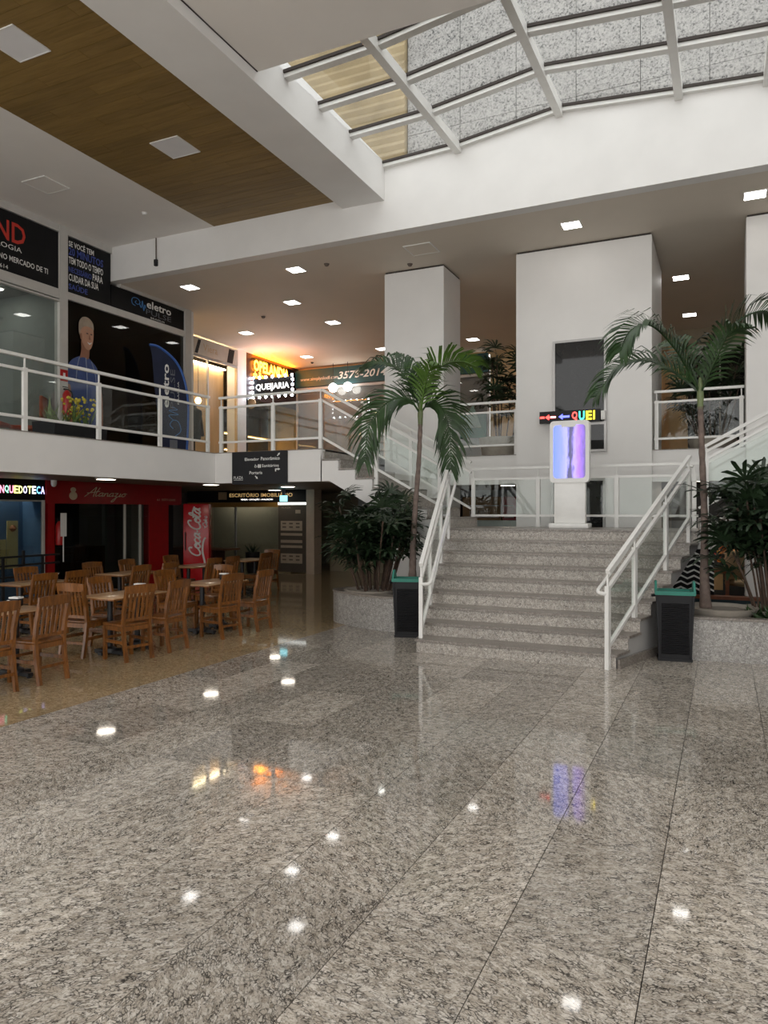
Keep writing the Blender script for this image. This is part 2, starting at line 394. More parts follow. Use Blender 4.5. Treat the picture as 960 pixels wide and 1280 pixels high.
MB().box(-15.9, XB - .14, 0, YB, Zm, Zm + .01).build('upper_paving', step_g, mz); MB().box(-15.9, -6.17, YB + .14, 20.75, Zm, Zm + .01).build('upper_paving', step_g, mz); MB().box(-6.16, 9.9, 13.49, 20.6, Zm, Zm + .01).build('upper_paving', step_g, mz)
# ---- ceilings
cl = thing('ceiling', 'pale painted ceilings with dropped beams around the skylight', 'ceiling', (0, 0, 0), 0, None, 'structure')
MB().box(-16, -8.85, 0, 11.28, Zu, Zu + .3).build('upper_ceiling', white_ceil, cl)
MB().box(-16, 10, 11.49, 21, Zlow, Zlow + .4).build('low_ceiling', cream_ceil, cl)
MB().box(-5.25, 10, 0, 7.54, 7.16, 7.60).build('near_ceiling', white_ceil, cl)
MB().box(-5.25, -5.235, 0, 7.53, 7.152, 7.17).build('shadow_joint', dark_gap, cl)
MB().box(-6.06, -5.25, 0, 11.28, 7.01, 7.66).build('beam', white, cl)
# the tall white face under the skylight: its top follows the faceted glass
SKX = [(-5.25, 7.65), (-3.93, 7.70), (-2.29, 7.91), (-.59, 7.77), (.54, 7.69), (2.0, 7.60), (3.6, 7.50)]
MB().prism([(-16, Zlow - .005), (10, Zlow - .005), (10, 7.45)] + [(x, z) for x, z in reversed(SKX)] + [(-6.06, 7.65), (-16, 7.65)], 'y', 11.28, 11.5).build('beam_face', white, cl)
MB().box(3.6, 10, 7.54, 11.28, 7.16, 7.60).build('near_ceiling', white_ceil, cl)
# wood plank ceiling strip, plank by plank
wc = thing('ceiling_wood', 'dark brown wood plank strip set into the white ceiling', 'ceiling', (-8.85, -2, Zu), 0, None, 'structure')
MB().box(-8.85, -6.06, 0, 11.28, Zu + .03, Zu + .3).build('backing', dark_gap, wc)
PW = .20; yy = 11.28; k = 0; pm = {}
while yy > 3.2:
    cuts = [-8.85] + sorted([-8.85 + ((k * .93) % 2.3) + .3]) + [-6.06]
    for a, b in zip(cuts[:-1], cuts[1:]):
        key = round(b - a, 3)
        if key not in pm: pm[key] = MB().box(.002, b - a - .002, -PW + .007, 0, 0, .03).mesh('plank', ceil_wood)
        o = link('plank', pm[key], wc); o.location = (a + 8.85, yy + 2, 0)
    yy -= PW; k += 1
MB().box(-8.85, -6.06, 0, yy, Zu, Zu + .03).build('plank', ceil_wood, wc)

# ---- walls
struct('wall_left', MB().box(-16.2, -16, -2, 21, 0, 7.6), grey_wall, 'far left outer wall behind the shops', 'wall')
struct('wall_back', MB().box(-16, -9.62, 20.95, 21.1, Zm, Zlow).box(-7.1, 10, 20.95, 21.1, 6.4, Zlow).box(-6.28, -1.30, 20.9, 21.1, Zm, 6.47).box(-9.62, -7.1, 20.95, 21.1, Zm, Zlow).box(-1.31, 10, 20.92, 21.1, Zm, 6.47), int_cream, 'cream back wall of the upper gallery', 'wall')
struct('wall_right', MB().box(10, 10.2, -2, 21, 0, 7.6), white, 'white outer wall beyond the right edge', 'wall')
struct('wall_rear_ground', MB().box(-16, 10, 21, 21.2, 0, Zm), taupe, 'taupe wall at the back of the ground floor', 'wall')
# return wall beside the upstairs shop, pillar beside the cream shop
struct('wall_return', MB().box(-12.95, XW + .02, 13.74, 13.86, Zm, Zlow), white, 'short white return wall beside the cream shop front', 'wall')
struct('pillar_gallery', MB().box(-13.3, -12.93, 17.56, 18.0, Zm, Zlow), white, 'white pillar between the cream shop and the cheese shop', 'pillar')
# ---- square columns
def column(name, x0, x1, y0, y1, label, z0=0.0):
    t = thing(name, label, 'column', ((x0 + x1) / 2, (y0 + y1) / 2, z0), 0, None, 'structure')
    MB().box(x0, x1, y0, y1, z0, Zlow - .035).build('shaft', white, t)
    MB().box(x0 + .015, x1 - .015, y0 + .015, y1 - .015, Zlow - .035, Zlow).build('shadow_gap', dark_gap, t)
    return t
column('column_square', -6.14, -4.89, 13.2, 14.17, 'grey-white square column behind the left palm')
lift = column('column_lift_shaft', -3.47, -1.12, 13.2, 15.35, 'broad white lift shaft with dark glass doors behind the screen kiosk')
column('column_right', .32, 1.6, 13.08, 14.1, 'pale square column at the right edge')
# lift doors: upper glazed opening and lower one
fr_m = plain('aluminium_frame', (.42, .41, .40), .35, .6)
d1 = thing('door_1', 'tall dark glass lift door on the upper gallery, framed in aluminium', 'door', (-2.33, 13.2, Zm), 0, None, 'structure')
MB().box(-2.75, -1.9, 13.17, 13.2, 2.80, 4.72).build('glass_pane', lift_glass, d1)
for a in ((-2.79, -2.75, 2.76, 4.76), (-1.90, -1.86, 2.76, 4.76)): MB().box(a[0], a[1], 13.15, 13.21, a[2], a[3]).build('frame', fr_m, d1)
for a in ((4.72, 4.76), (2.76, 2.80), (3.235, 3.285)): MB().box(-2.75, -1.90, 13.15, 13.21, a[0], a[1]).build('frame', fr_m, d1)
d2 = thing('door_2', 'dark glass lift door low behind the screen kiosk', 'door', (-2.35, 13.2, 0), 0, None, 'structure')
MB().box(-2.78, -1.92, 13.17, 13.2, 0, 2.25).build('glass_pane', lift_glass, d2)
for a in ((-2.82, -2.78, 0, 2.29), (-1.92, -1.88, 0, 2.29)): MB().box(a[0], a[1], 13.15, 13.21, a[2], a[3]).build('frame', fr_m, d2)
MB().box(-2.78, -1.92, 13.15, 13.21, 2.25, 2.29).build('frame', fr_m, d2)

# ---- skylight
sk = thing('window_1', 'faceted skylight of clear panes in white bars', 'skylight', (-5.25, 7.54, 7.6), 0, None, 'structure')
rows = [7.55, 8.2, 9.1, 10.05, 11.26]
def skz(z, y): return z - (11.28 - y) * .045
for i in range(len(SKX) - 1):
    (xa, za), (xb, zb) = SKX[i], SKX[i + 1]
    for j in range(4):
        ya, yb = rows[j], rows[j + 1]
        p = [(xa, ya, skz(za, ya)), (xb, ya, skz(zb, ya)), (xb, yb, skz(zb, yb)), (xa, yb, skz(za, yb))]
        MB().add(p + [(q[0], q[1], q[2] + .008) for q in p], [(3, 2, 1, 0), (4, 5, 6, 7), (0, 1, 5, 4), (1, 2, 6, 5), (2, 3, 7, 6), (3, 0, 4, 7)]).build('glass_pane', sky_glass, sk)
    for j, y in enumerate(rows):
        hh = .05 if j in (0, 4) else .035
        MB().bar((xa, y, skz(za, y) - .05), (xb, y, skz(zb, y) - .05), .11, .09).build('purlin', steel_w, sk)
        MB().bar((xa, y - .068, skz(za, y) - .022), (xb, y - .068, skz(zb, y) - .022), .024, .04).build('gasket', dark_gap, sk)
for i, (x, z) in enumerate(SKX[1:-1]):
    MB().bar((x, 7.56, skz(z, 7.56) - .085), (x, 11.279, z - .085), .11, .15).build('rafter', steel_w, sk)
# neighbouring building seen through the skylight
fb = thing('facade_terrazzo', 'grey speckled stone facade of the building above the skylight', 'building', (-6.5, 15.2, 7.2), 0)
pmesh = MB().box(.006, 1.244, 0, .12, .006, 3.0).mesh('cladding_panel', facade_g)
for i in range(9):
    for j in range(3):
        o = link('cladding_panel', pmesh, fb); o.location = (i * 1.25, random.uniform(0, .01), j * 3.006)
MB().box(-6.5, 4.9, 15.33, 15.6, 7.2, 16.3).build('backing_wall', dark_gap, fb)
cg = []
for i in range(91): cg.append((15.05 + (.06 if i % 2 else 0), 7.2 + i * .1))
tag(MB().prism(cg + [(15.3, 16.2), (15.3, 7.2)], 'x', -15, -6.52).build('corrugated_cladding', corr_m), 'tan corrugated cladding seen through the left end of the skylight', 'cladding')

# ================================================================== staircase
st = thing('staircase', 'splayed granite staircase rising to a landing and two side flights', 'staircase', (-2.2, 8.2, 0))
T0, TD = 8.2, .306
def sx(k): return -3.39 - .53 * k / 8, -1.06 + .74 * k / 8
for k in range(9):
    y0 = T0 + TD * k; y1 = y0 + TD + .03 if k < 8 else y0 + .35
    a0, b0 = sx(k); a1, b1 = sx(k + 1) if k < 8 else sx(8)
    z = (k + 1) * RIS
    MB().prism([(a0, y0), (b0, y0), (b0, y0 + .025), (a0, y0 + .025)], 'z', z - RIS, z - .03).build('riser', step_g, st)
    MB().prism([(a0 - .01, y0 - .025), (b0 + .015, y0 - .025), (b1 + .015, y1), (a1 - .01, y1)], 'z', z - .03, z).build('tread', tread_g, st)
    zb = lambda y: 0.0 if y < 9.75 else 1.2 - .527 * (10.65 - y)
    ya, yb = y0 + .026, y1 - .004
    if k < 8:
        vs = []
        for y, (l, r) in ((ya, (a0, b0)), (yb, (a1, b1))):
            vs += [(l + .02, y, zb(y)), (r - .004, y, zb(y)), (r - .004, y, z - .031), (l + .02, y, z - .031)]
        MB().add(vs, [(0, 1, 2, 3), (7, 6, 5, 4), (0, 4, 5, 1), (1, 5, 6, 2), (2, 6, 7, 3), (3, 7, 4, 0)]).build('step_core', grey_wall, st)
MB().box(-3.95, -.30, 10.99, 12.32, ZL - .03, ZL).build('landing_paving', tread_g, st)
MB().box(-3.95, -.30, 10.68, 12.32, 1.20, ZL - .031).build('landing_slab', white, st)
MB().box(-3.85, -.95, 11.5, 12.1, 0, 1.2).build('landing_support', grey_wall, st)
MB().bar((-1.035, 8.23, .05), (-.62, 9.6, .05), .03, .10).build('skirting', tread_g, st)
R2 = (Zm - ZL) / 8; T2 = 2.21 / 7
for side in (-1, 1):
    X = (lambda u: -6.16 + u) if side < 0 else (lambda u: 1.91 - u)     # u runs down the flight
    ya, yb = 10.75, 12.28
    for i in range(8):
        u = i * T2; zt = Zm - i * R2
        xr = sorted((X(u), X(u + .025)))
        MB().box(xr[0], xr[1], ya + .02, yb, zt - R2, zt - .03).build('riser', step_g, st)
        if i < 7:
            xt = sorted((X(u - .0), X(u + T2 + .028)))
            MB().box(xt[0], xt[1], ya - .015, yb + .01, zt - R2 - .03, zt - R2).build('tread', tread_g, st)
    # white sawtooth stringers with a sloping soffit
    poly = []
    for i in range(8):
        poly += [(X(i * T2 - .002), Zm - i * R2 - (.035 if i else .0)), (X(i * T2 - .002), Zm - (i + 1) * R2 - .035)]
    poly = [(X(-.02), Zm - .0)] + poly[1:] + [(X(2.24), ZL - .035), (X(2.30), ZL - .25), (X(2.05), ZL - .25), (X(.15), Zs), (X(-.02), Zs)]
    if side > 0: poly = poly[::-1]
    MB().prism(poly, 'y', ya - .03, ya + .05).build('stringer', white, st)
    MB().prism(poly, 'y', yb - .05, yb + .03).build('stringer', white, st)
    q = [(X(0), Zm - .28), (X(2.21), ZL - .10), (X(2.21), ZL - .24), (X(.15), Zs), (X(0), Zs)]
    if side > 0: q = q[::-1]
    MB().prism(q, 'y', ya + .05, yb - .05).build('flight_slab', white, st)
mzr = MB().box(1.91, 10, 10.72, 13.35, Zs, Zm).build('slab', white, mz)

# ================================================================== railings
TOP, MID, LOW = 1.00, .82, .19
def railing(name, label, runs, handrail=None):
    """runs: list of (A, B, [fractions or positions of posts], post_base_function)"""
    t = thing(name, label, 'railing', runs[0][0])
    for A, B, posts, basef in runs:
        A = Vector(A); B = Vector(B); up = Vector((0, 0, 1)); d = (B - A)
        MB().bar(A + up * TOP, B + up * TOP, .05, .042).build('top_rail', steel_w, t)
        MB().bar(A + up * MID, B + up * MID, .04, .036).build('middle_rail', steel_w, t)
        MB().bar(A + up * LOW, B + up * LOW, .04, .036).build('bottom_rail', steel_w, t)
        pp = []
        for f in posts:
            p = A + d * f; zb = basef(p) if basef else p.z
            hd = Vector((d.x, d.y, 0)).normalized()
            MB().bar((p.x, p.y, zb), (p.x, p.y, p.z + MID + .03), .045, .062, hd).bar((p.x, p.y, p.z + MID + .03), (p.x, p.y, p.z + TOP - .02), .018, .018, hd).build('post', steel_w, t)
            pp.append(f)
        ends = [0] + [f for f in pp if .03 < f < .97] + [1]
        for a, b in zip(ends[:-1], ends[1:]):
            L = d.length; g = .045 / L
            p = A + d * (a + g); q = A + d * (b - g)
            n = Vector((-d.y, d.x, 0)).normalized() * .004
            zz = [(p - n + up * (LOW + .02)), (q - n + up * (LOW + .02)), (q - n + up * (MID - .02)), (p - n + up * (MID - .02))]
            vs = zz + [v + n * 2 for v in zz]
            MB().add(vs, [(3, 2, 1, 0), (4, 5, 6, 7), (0, 1, 5, 4), (1, 2, 6, 5), (2, 3, 7, 6), (3, 0, 4, 7)]).build('glass_panel', clear, t)
    if handrail:
        mb = MB().tube(smooth(handrail, 5), .021, 8); mb.build('handrail', steel_w, t)
    return t
zt = Zm + .012
def fr(a, b, vals): return [(v - a) / (b - a) for v in vals]
railing('balcony_railing', 'long white railing with glass along the left mezzanine edge', [((XB - .06, 3.5, zt), (XB - .06, 10.62, zt), fr(3.5, 10.62, [4.2, 5.5, 6.78, 8.05, 9.35, 10.58]), None)])
flz = lambda p: ZL + .16
def leftstep(p): i = int(math.floor((p.x + 6.16) / T2)); return Zm - (min(i, 7) + 1) * R2
def rightstep(p): i = int(math.floor((1.91 - p.x) / T2)); return max(ZL, Zm - (min(i, 7) + 1) * R2)
railing('gallery_railing', 'white glass railing above the black direction sign, running down the left flight',
        [((XB + .03, 10.79, zt), (-6.2, 10.79, zt), fr(XB + .03, -6.2, [-8.30, -7.18, -6.22]), None),
         ((-6.18, 10.79, zt), (-3.98, 10.79, ZL + .12), fr(-6.18, -3.98, [-5.17, -4.06]), leftstep)])
railing('landing_railing', 'white glass railing along the back of the stair landing behind the kiosk',
        [((-6.18, 12.24, zt), (-4.02, 12.24, ZL + .12), fr(-6.18, -4.02, [-6.12, -5.17]), leftstep),
         ((-4.02, 12.24, ZL), (-.36, 12.24, ZL), fr(-4.02, -.36, [-3.98, -2.84, -1.57, -.42]), None),
         ((-.36, 12.24, ZL + .12), (1.9, 12.24, zt), fr(-.36, 1.9, [.75]), rightstep)])
railing('right_flight_railing', 'white glass railing climbing the right side flight above the planter',
        [((-.27, 10.79, ZL + .12), (1.9, 10.79, zt), fr(-.27, 1.9, [-.22, .75]), rightstep)])
railing('upper_gap_railing', 'short white railing between the two columns before a potted fan palm', [((-4.87, 13.42, zt), (-3.49, 13.42, zt), [.03, .97], None)])
railing('upper_right_railing', 'short white railing between the lift shaft and right column', [((-1.10, 13.42, zt), (.30, 13.42, zt), [.03, .97], None)])
def frontstep(p): 
    k = int(math.floor((p.y - (T0 - .02)) / TD)); return max(0, min(k + 1, 9)) * RIS
def hand(A, B, off):
    A = Vector(A); B = Vector(B); A.x += off; B.x += off; u = Vector((0, 0, .80)); d = (B - A).normalized()
    s0 = Vector((-off, 0, 0))
    return [A + u + s0 + Vector((0, 0, -.03)), A + u + s0 * .5 + Vector((0, -.03, -.03)), A + u + Vector((0, 0, 0)), A + u + d * .3, (A + B) / 2 + u, B + u - d * .1, B + u + d * .15, B + u + d * .15 + s0]
A, B = (-1.14, 8.16, .05), (-.42, 10.66, 1.45)
railing('stair_railing', 'white glass stair railing on the right of the front steps beside a bin', [(A, B, [0, .28, .66, .985], frontstep)], hand(A, B, -.10))
A, B = (-3.37, 8.30, .05), (-3.86, 10.66, 1.45)
railing('stair_railing', 'white glass stair railing on the left of the front steps beside a bin', [(A, B, [0, .28, .66, .985], frontstep)], hand(A, B, .13))

# ================================================================== lamps and small ceiling fittings
lm_f = MB().box(-.15, .15, -.15, .15, -.004, .004); 
lamp_mesh = [MB().box(-.16, .16, -.16, -.145, -.012, 0).box(-.16, .16, .145, .16, -.012, 0).box(-.16, -.145, -.145, .145, -.012, 0).box(.145, .16, -.145, .145, -.012, 0).mesh('frame', steel_w),
             MB().box(-.145, .145, -.145, .145, -.008, 0).mesh('diffuser', lamp_m)]
off_mesh = [MB().box(-.26, .26, -.26, -.245, -.014, 0).box(-.26, .26, .245, .26, -.014, 0).box(-.26, -.245, -.245, .245, -.014, 0).box(.245, .26, -.245, .245, -.014, 0).mesh('frame', steel_w),
            MB().box(-.245, .245, -.245, .245, -.01, 0).mesh('diffuser', lamp_off)]
def lamp(loc, label, ms, grp, nm='ceiling_light'):
    t = thing(nm, label, 'ceiling light', loc, 0, grp)
    link('frame', ms[0], t); link('diffuser', ms[1], t); return t
for x, y, lb in [(-10.27, 12.29, 'lit square ceiling light nearest the dark upstairs shop'), (-7.64, 12.28, 'lit square ceiling light left of the grey column, front row'),
                 (-8.91, 14.16, 'lit square ceiling light behind the front row left of the column'), (-11.53, 16.05, 'lit square ceiling light above the cream shop'),
                 (-8.92, 16.09, 'lit square ceiling light midway to the teal shop sign'), (-11.62, 19.3, 'lit square ceiling light beside the orange glow'),
                 (-9.06, 19.3, 'lit square ceiling light half hidden by the left palm tips'), (-6.29, 19.3, 'lit square ceiling light seen between the two columns'),
                 (-2.30, 12.30, 'lit square ceiling light before the lift shaft'), (.42, 12.29, 'lit square ceiling light at the right edge before the column'),
                 (-.80, 16.0, 'lit square ceiling light right of the lift shaft, nearer'), (-.76, 19.1, 'lit square ceiling light right of the lift shaft, farther')]:
    lamp((x, y, Zlow), lb, lamp_mesh, 'square downlights in the low ceiling')
for x, y, lb in [(-7.48, 5.9, 'unlit white square light at the left edge of the wood ceiling'), (-7.45, 8.58, 'unlit white square light in the middle of the wood ceiling')]:
    lamp((x, y, Zu - .001), lb, off_mesh, 'unlit squares in the wood ceiling')
lamp((-10.27, 8.66, Zu), 'faint square panel in the white ceiling above the upstairs shop', [off_mesh[0], MB().box(-.245, .245, -.245, .245, -.01, 0).mesh('cover', white_ceil)], None, 'ceiling_hatch')
lamp((-4.97, 12.27, Zlow), 'faint square hatch in the ceiling before the grey column', [off_mesh[0], MB().box(-.245, .245, -.245, .245, -.01, 0).mesh('cover', cream_ceil)], None, 'ceiling_hatch')
def roundlamp(x, y, lb):
    t = thing('round_ceiling_light', lb, 'ceiling light', (x, y, 2.32), 0, 'round lights under the mezzanine')
    MB().lathe([(.17, -.03), (.19, -.03), (.19, 0)], 20).local('rim', steel_w, t)
    MB().lathe([(.02, -.034), (.165, -.030), (.168, -.01)], 20).local('diffuser', lamp_low, t)
for x, y, lb in [(-10.2, 9.9, 'round light under the mezzanine before the red shop'), (-10.2, 12.9, 'round light under the mezzanine above the red drinks fridge'),
                 (-11.2, 16.9, 'round light under the mezzanine before the office sign'), (-9.3, 14.6, 'round light under the mezzanine right of the direction sign'),
                 (-4.4, 16.0, 'round light under the mezzanine behind the landing, left'), (-3.9, 18.5, 'round light deep behind the landing'),
                 (-10.2, 7.0, 'round light under the mezzanine before the toy room'), (-.4, 15.2, 'round light under the mezzanine right of the lift')]:
    roundlamp(x, y, lb)
def detector(x, y, z, lb, m=steel_w):
    t = thing('smoke_detector', lb, 'detector', (x, y, z), 0)
    MB().lathe([(.05, -.012), (.055, 0)], 16).local('base', m, t); MB().lathe([(.02, -.045), (.038, -.035), (.042, -.012)], 16).local('dome', m, t)
detector(-9.6, 10.23, Zu, 'small white detector on the upper ceiling near the beam')
det_d = plain('bronze_fitting', (.12, .09, .07), .5)
detector(-6.93, 12.25, Zlow, 'small dark detector on the low ceiling beside the front lights', det_d)
detector(-5.48, 12.93, Zlow, 'dark round fitting on the ceiling touching the grey column', det_d)
detector(-10.2, 14.9, Zlow, 'small dark detector on the ceiling behind the left lights', det_d)
detector(-11.9, 20.1, Zlow, 'dark dome camera on the ceiling near the orange glow', black_p)
cd = thing('hanging_conduit', 'thin dark conduit hanging on the white beam with a box', 'conduit', (-10.26, 11.26, 6.6))
MB().tube([(-10.26, 11.255, 7.16), (-10.26, 11.255, 6.72)], .012, 8).build('pipe', det_d, cd); MB().bbox(-10.295, -10.225, 11.225, 11.279, 6.60, 6.73, .008).build('end_box', black_p, cd)

# ================================================================== upstairs shops on the left
def fxsign(name, label, x, y0, y1, z0, z1, mat, t=.04):
    s = thing(name, label, 'sign', (x, y0, z0)); MB().box(x, x + t, y0, y1, z0, z1).build('panel', mat, s); return s
sf = thing('glazed_storefront', 'white framed glass shop front upstairs at the far left', 'shop front', (XW, 5, Zm))
for y0, y1, z0, z1 in [(9.96, 10.15, Zm, Zu), (13.52, 13.74, Zm, Zlow)]:
    MB().box(XW - .08, XW + .06, y0, y1, z0, z1).build('post', frame_w, sf)
MB().box(XW - .06, XW + .05, 3, 9.96, 7.03, Zu).build('head_frame', frame_w, sf); MB().box(XW - .06, XW + .05, 10.15, 11.28, 7.03, Zu).build('head_frame', frame_w, sf)
MB().box(XW - .06, XW + .05, 11.5, 13.52, 6.40, Zlow).build('head_frame', frame_w, sf)
MB().box(XW - .05, XW + .05, 3, 9.96, 5.76, 5.94).build('transom', frame_w, sf); MB().box(XW - .03, XW + .07, 3, 9.96, 5.70, 5.73).build('transom_trim', frame_w, sf)
MB().box(XW - .05, XW + .05, 10.15, 13.52, 5.80, 5.94).build('transom', frame_w, sf)
MB().box(XW - .01, XW + .0, 3, 9.96, Zm, 5.76).build('glass_pane', shop_glass, sf)
MB().box(XW - .01, XW + .0, 10.15, 13.52, Zm, 5.80).build('glass_pane', dark_glass, sf)
# rooms behind the glass
rm = thing('shop_room', 'dim grey room behind the upstairs shop glass', 'room', (-13.5, 6, Zm), 0, None, 'structure')
MB().box(-15.0, -14.9, 3, 9.98, Zm, 6.0).box(-14.9, XW - .1, 3, 10.0, 5.95, 6.0).box(-14.9, XW - .1, 9.98, 10.08, Zm, 6.0).build('wall_lining', int_grey, rm)
MB().box(-15.0, -14.9, 10.1, 13.7, Zm, 6.4).box(-14.9, XW - .1, 10.1, 13.7, 6.0, 6.4).box(-14.9, XW - .1, 13.60, 13.7, Zm, 6.4).build('dark_lining', int_dark, rm)
a = fxsign('shop_sign', 'black shop sign with red and white letters at the far left', XW - .02, 3.0, 9.96, 5.95, 7.02, black_sign)
txt('ND', (XW + .02, 8.62, 6.50), FX, .62, .36, red_ink, a, bold=.015); txt('LOGIA', (XW + .02, 8.66, 6.36), FX, .50, .09, white_ink, a)
txt('NO MERCADO DE TI', (XW + .02, 8.70, 6.15), FX, 1.02, .10, white_ink, a, bold=.012); txt('614', (XW + .02, 8.72, 5.99), FX, .16, .07, white_ink, a)
b = fxsign('slogan_sign', 'black slogan sign with white and blue lines of text', XW - .02, 10.17, 11.26, 5.95, 7.02, black_sign)
for i, (s_, m_, wd) in enumerate([('SE VOCÊ TEM', white_ink, .62), ('20 MINUTOS', blue_ink, .86), ('TEM TODO O TEMPO', white_ink, .86), ('NECESSÁRIO', blue_ink, .56), ('CUIDAR DA SUA', white_ink, .74), ('SAÚDE', blue_ink, .46)]):
    txt(s_, (XW + .02, 10.20, 6.84 - i * .165), FX, wd, .135 if i != 1 else .15, m_, b, bold=.02)
txt('PARA', (XW + .02, 10.79, 6.345), FX, .26, .135, white_ink, b, bold=.02)
c = fxsign('studio_sign', 'long black studio sign with pale and blue logo under the low ceiling', XW - .02, 11.28, 13.52, 5.95, 6.40, black_sign)
txt('eletro', (XW + .02, 12.30, 6.18), FX, .78, .17, white_ink, c, bold=.02); txt('PULSE', (XW + .02, 12.28, 6.04), FX, .80, .11, grey_ink, c); txt('BRASÍLIA', (XW + .02, 12.42, 5.97), FX, .45, .045, white_ink, c)
strokes([[(.36, .0), (.1, .1), (0, .5), (.15, .9), (.5, 1), (.75, .8), (.8, .5), (.6, .25), (.35, .4), (.45, .65)], [(.75, .45), (.95, .0), (1.05, .9), (1.2, -.3), (1.3, .5), (1.4, .1)]], (XW + .02, 11.85, 6.14), FX, .30, .17, .008, lblue_ink, c, 'wave_logo')
# life-size print of a man in a blue shirt on the window
pr = thing('window_print', 'life-size window print of a smiling person in a blue shirt', 'poster', (XW + .02, 10.6, Zm))
OX = (XW + .012, 10.62, Zm)
def flat(poly, mat, name, dz):
    p = smooth([(x, y, 0) for x, y in poly + [poly[0]]], 5)
    pts = [(q.x, q.y) for q in p[:-1]]
    MB().shape(Vector(OX) + Vector((dz, 0, 0)), *FX, pts, .004).build(name, mat, pr)
flat([(-.48, .1), (.30, .1), (.34, .6), (.36, 1.15), (.34, 1.55), (.30, 1.82), (.12, 1.98), (.0, 2.04), (-.12, 2.02), (-.38, 1.86), (-.47, 1.55), (-.44, 1.0)], shirt_p, 'shirt', 0)
flat([(-.15, 1.97), (-.05, 2.0), (.06, 1.98), (.09, 2.10), (.08, 2.28), (-.10, 2.34), (-.11, 2.15)], skin_d, 'neck', .004)
eye_p = plain('printed_eye', (.03, .02, .02), .5)
flat([(-.14, 2.45), (-.08, 2.28), (.02, 2.17), (.12, 2.20), (.18, 2.36), (.19, 2.56), (.12, 2.70), (-.04, 2.72), (-.13, 2.62)], skin_p, 'face', .008)
flat([(-.16, 2.42), (-.12, 2.55), (-.02, 2.62), (.12, 2.62), (.19, 2.58), (.17, 2.72), (.06, 2.80), (-.08, 2.79), (-.17, 2.68), (-.18, 2.52)], hair_p, 'hair', .012)
flat([(-.15, 2.42), (-.11, 2.47), (-.10, 2.37), (-.13, 2.34)], skin_d, 'ear', .013)
for ex in (.03, .13): flat([(ex - .028, 2.485), (ex, 2.50), (ex + .028, 2.485), (ex, 2.475)], eye_p, 'eye', .013); flat([(ex - .034, 2.535), (ex, 2.555), (ex + .034, 2.54), (ex, 2.545)], hair_p, 'eyebrow', .013)
flat([(.085, 2.48), (.115, 2.39), (.10, 2.375), (.07, 2.385)], skin_d, 'nose', .013)
flat([(.03, 2.32), (.09, 2.305), (.145, 2.33), (.09, 2.275)], white_ink, 'mouth', .013)
flat([(-.50, 1.35), (-.38, 1.40), (-.34, .95), (-.30, .55), (-.42, .50), (-.46, .9)], skin_d, 'arm', .006)
flat([(.30, 1.45), (.40, 1.40), (.44, .95), (.42, .5), (.33, .5), (.32, .95)], skin_d, 'arm', .006)
for pts in ([(-.16, 1.98), (-.22, 1.75), (-.24, 1.5)], [(.0, 2.0), (.03, 1.6), (.03, 1.1)], [(.14, 1.95), (.24, 1.7), (.27, 1.45)]):
    strokes([pts], Vector(OX) + Vector((.004, 0, 0)), FX, 1, 1, .008, shirt_l, pr, 'seam')
# blue feather banner
fg = thing('feather_banner', 'dark blue feather banner standing before the studio window', 'banner', (-11.0, 12.5, Zm))
bn = [(-.12, .05), (.42, .0), (.47, .8), (.47, 1.35), (.36, 1.85), (.15, 2.2), (-.20, 2.42), (-.40, 2.45), (-.36, 2.2), (-.30, 1.5), (-.2, .7)]
# banner faces the hall diagonally: its axis runs right and away
bf = (Vector((.35, .94, 0)).normalized(), Vector((0, 0, 1)), Vector((.94, -.35, 0)).normalized())
BO = Vector((-11.0, 12.42, Zm + .06))
pts = [(q.x, q.y) for q in smooth([(x, y, 0) for x, y in bn + [bn[0]]], 4)[:-1]]
navy = plain('navy_banner_cloth', (.008, .014, .045), .7, var=.2); bblue = plain('blue_banner_trim', (.035, .12, .42), .6)
MB().shape(BO, *bf, pts, .01).build('cloth', navy, fg)
trim = smooth([(x, y, 0) for x, y in [(.45, .0), (.49, .8), (.49, 1.35), (.38, 1.87), (.16, 2.22), (-.20, 2.44), (-.42, 2.46)]], 6)
MB().tube([BO + bf[0] * p.x + Vector((0, 0, p.y)) + bf[2] * .006 for p in trim], .028, 6).build('blue_edge', bblue, fg)
txt('eletro', BO + bf[0] * -.12 + Vector((0, 0, 1.15)) + bf[2] * .012, bf, .15, .95, white_ink, fg, rot=1, bold=.02)
txt('PULSE', BO + bf[0] * .06 + Vector((0, 0, 1.15)) + bf[2] * .012, bf, .11, .85, grey_ink, fg, rot=1)
txt('BRASÍLIA', BO + bf[0] * .22 + Vector((0, 0, 1.25)) + bf[2] * .012, bf, .05, .5, white_ink, fg, rot=1)
strokes([[(.0, .3), (.35, -.2), (.9, .0), (1, .5), (.7, .8), (.45, .5)], [(1.0, .45), (1.3, .9), (1.4, .0), (1.6, .9), (1.7, .1), (1.85, .6)]], BO + bf[0] * .26 + Vector((0, 0, .55)), bf, .34, .26, .008, lblue_ink, fg, 'wave_logo', rot=1, dz=.014)
MB().plate(BO + bf[0] * .05 + Vector((0, 0, .18)) + bf[2] * .01, *bf, .18, .28, .004).build('notice_sheet', grey_ink, fg)
MB().lathe([(.16, 0), (.16, .03), (.03, .06), (.02, .12)], 16, (-10.95, 12.55, Zm)).build('foot', black_p, fg)
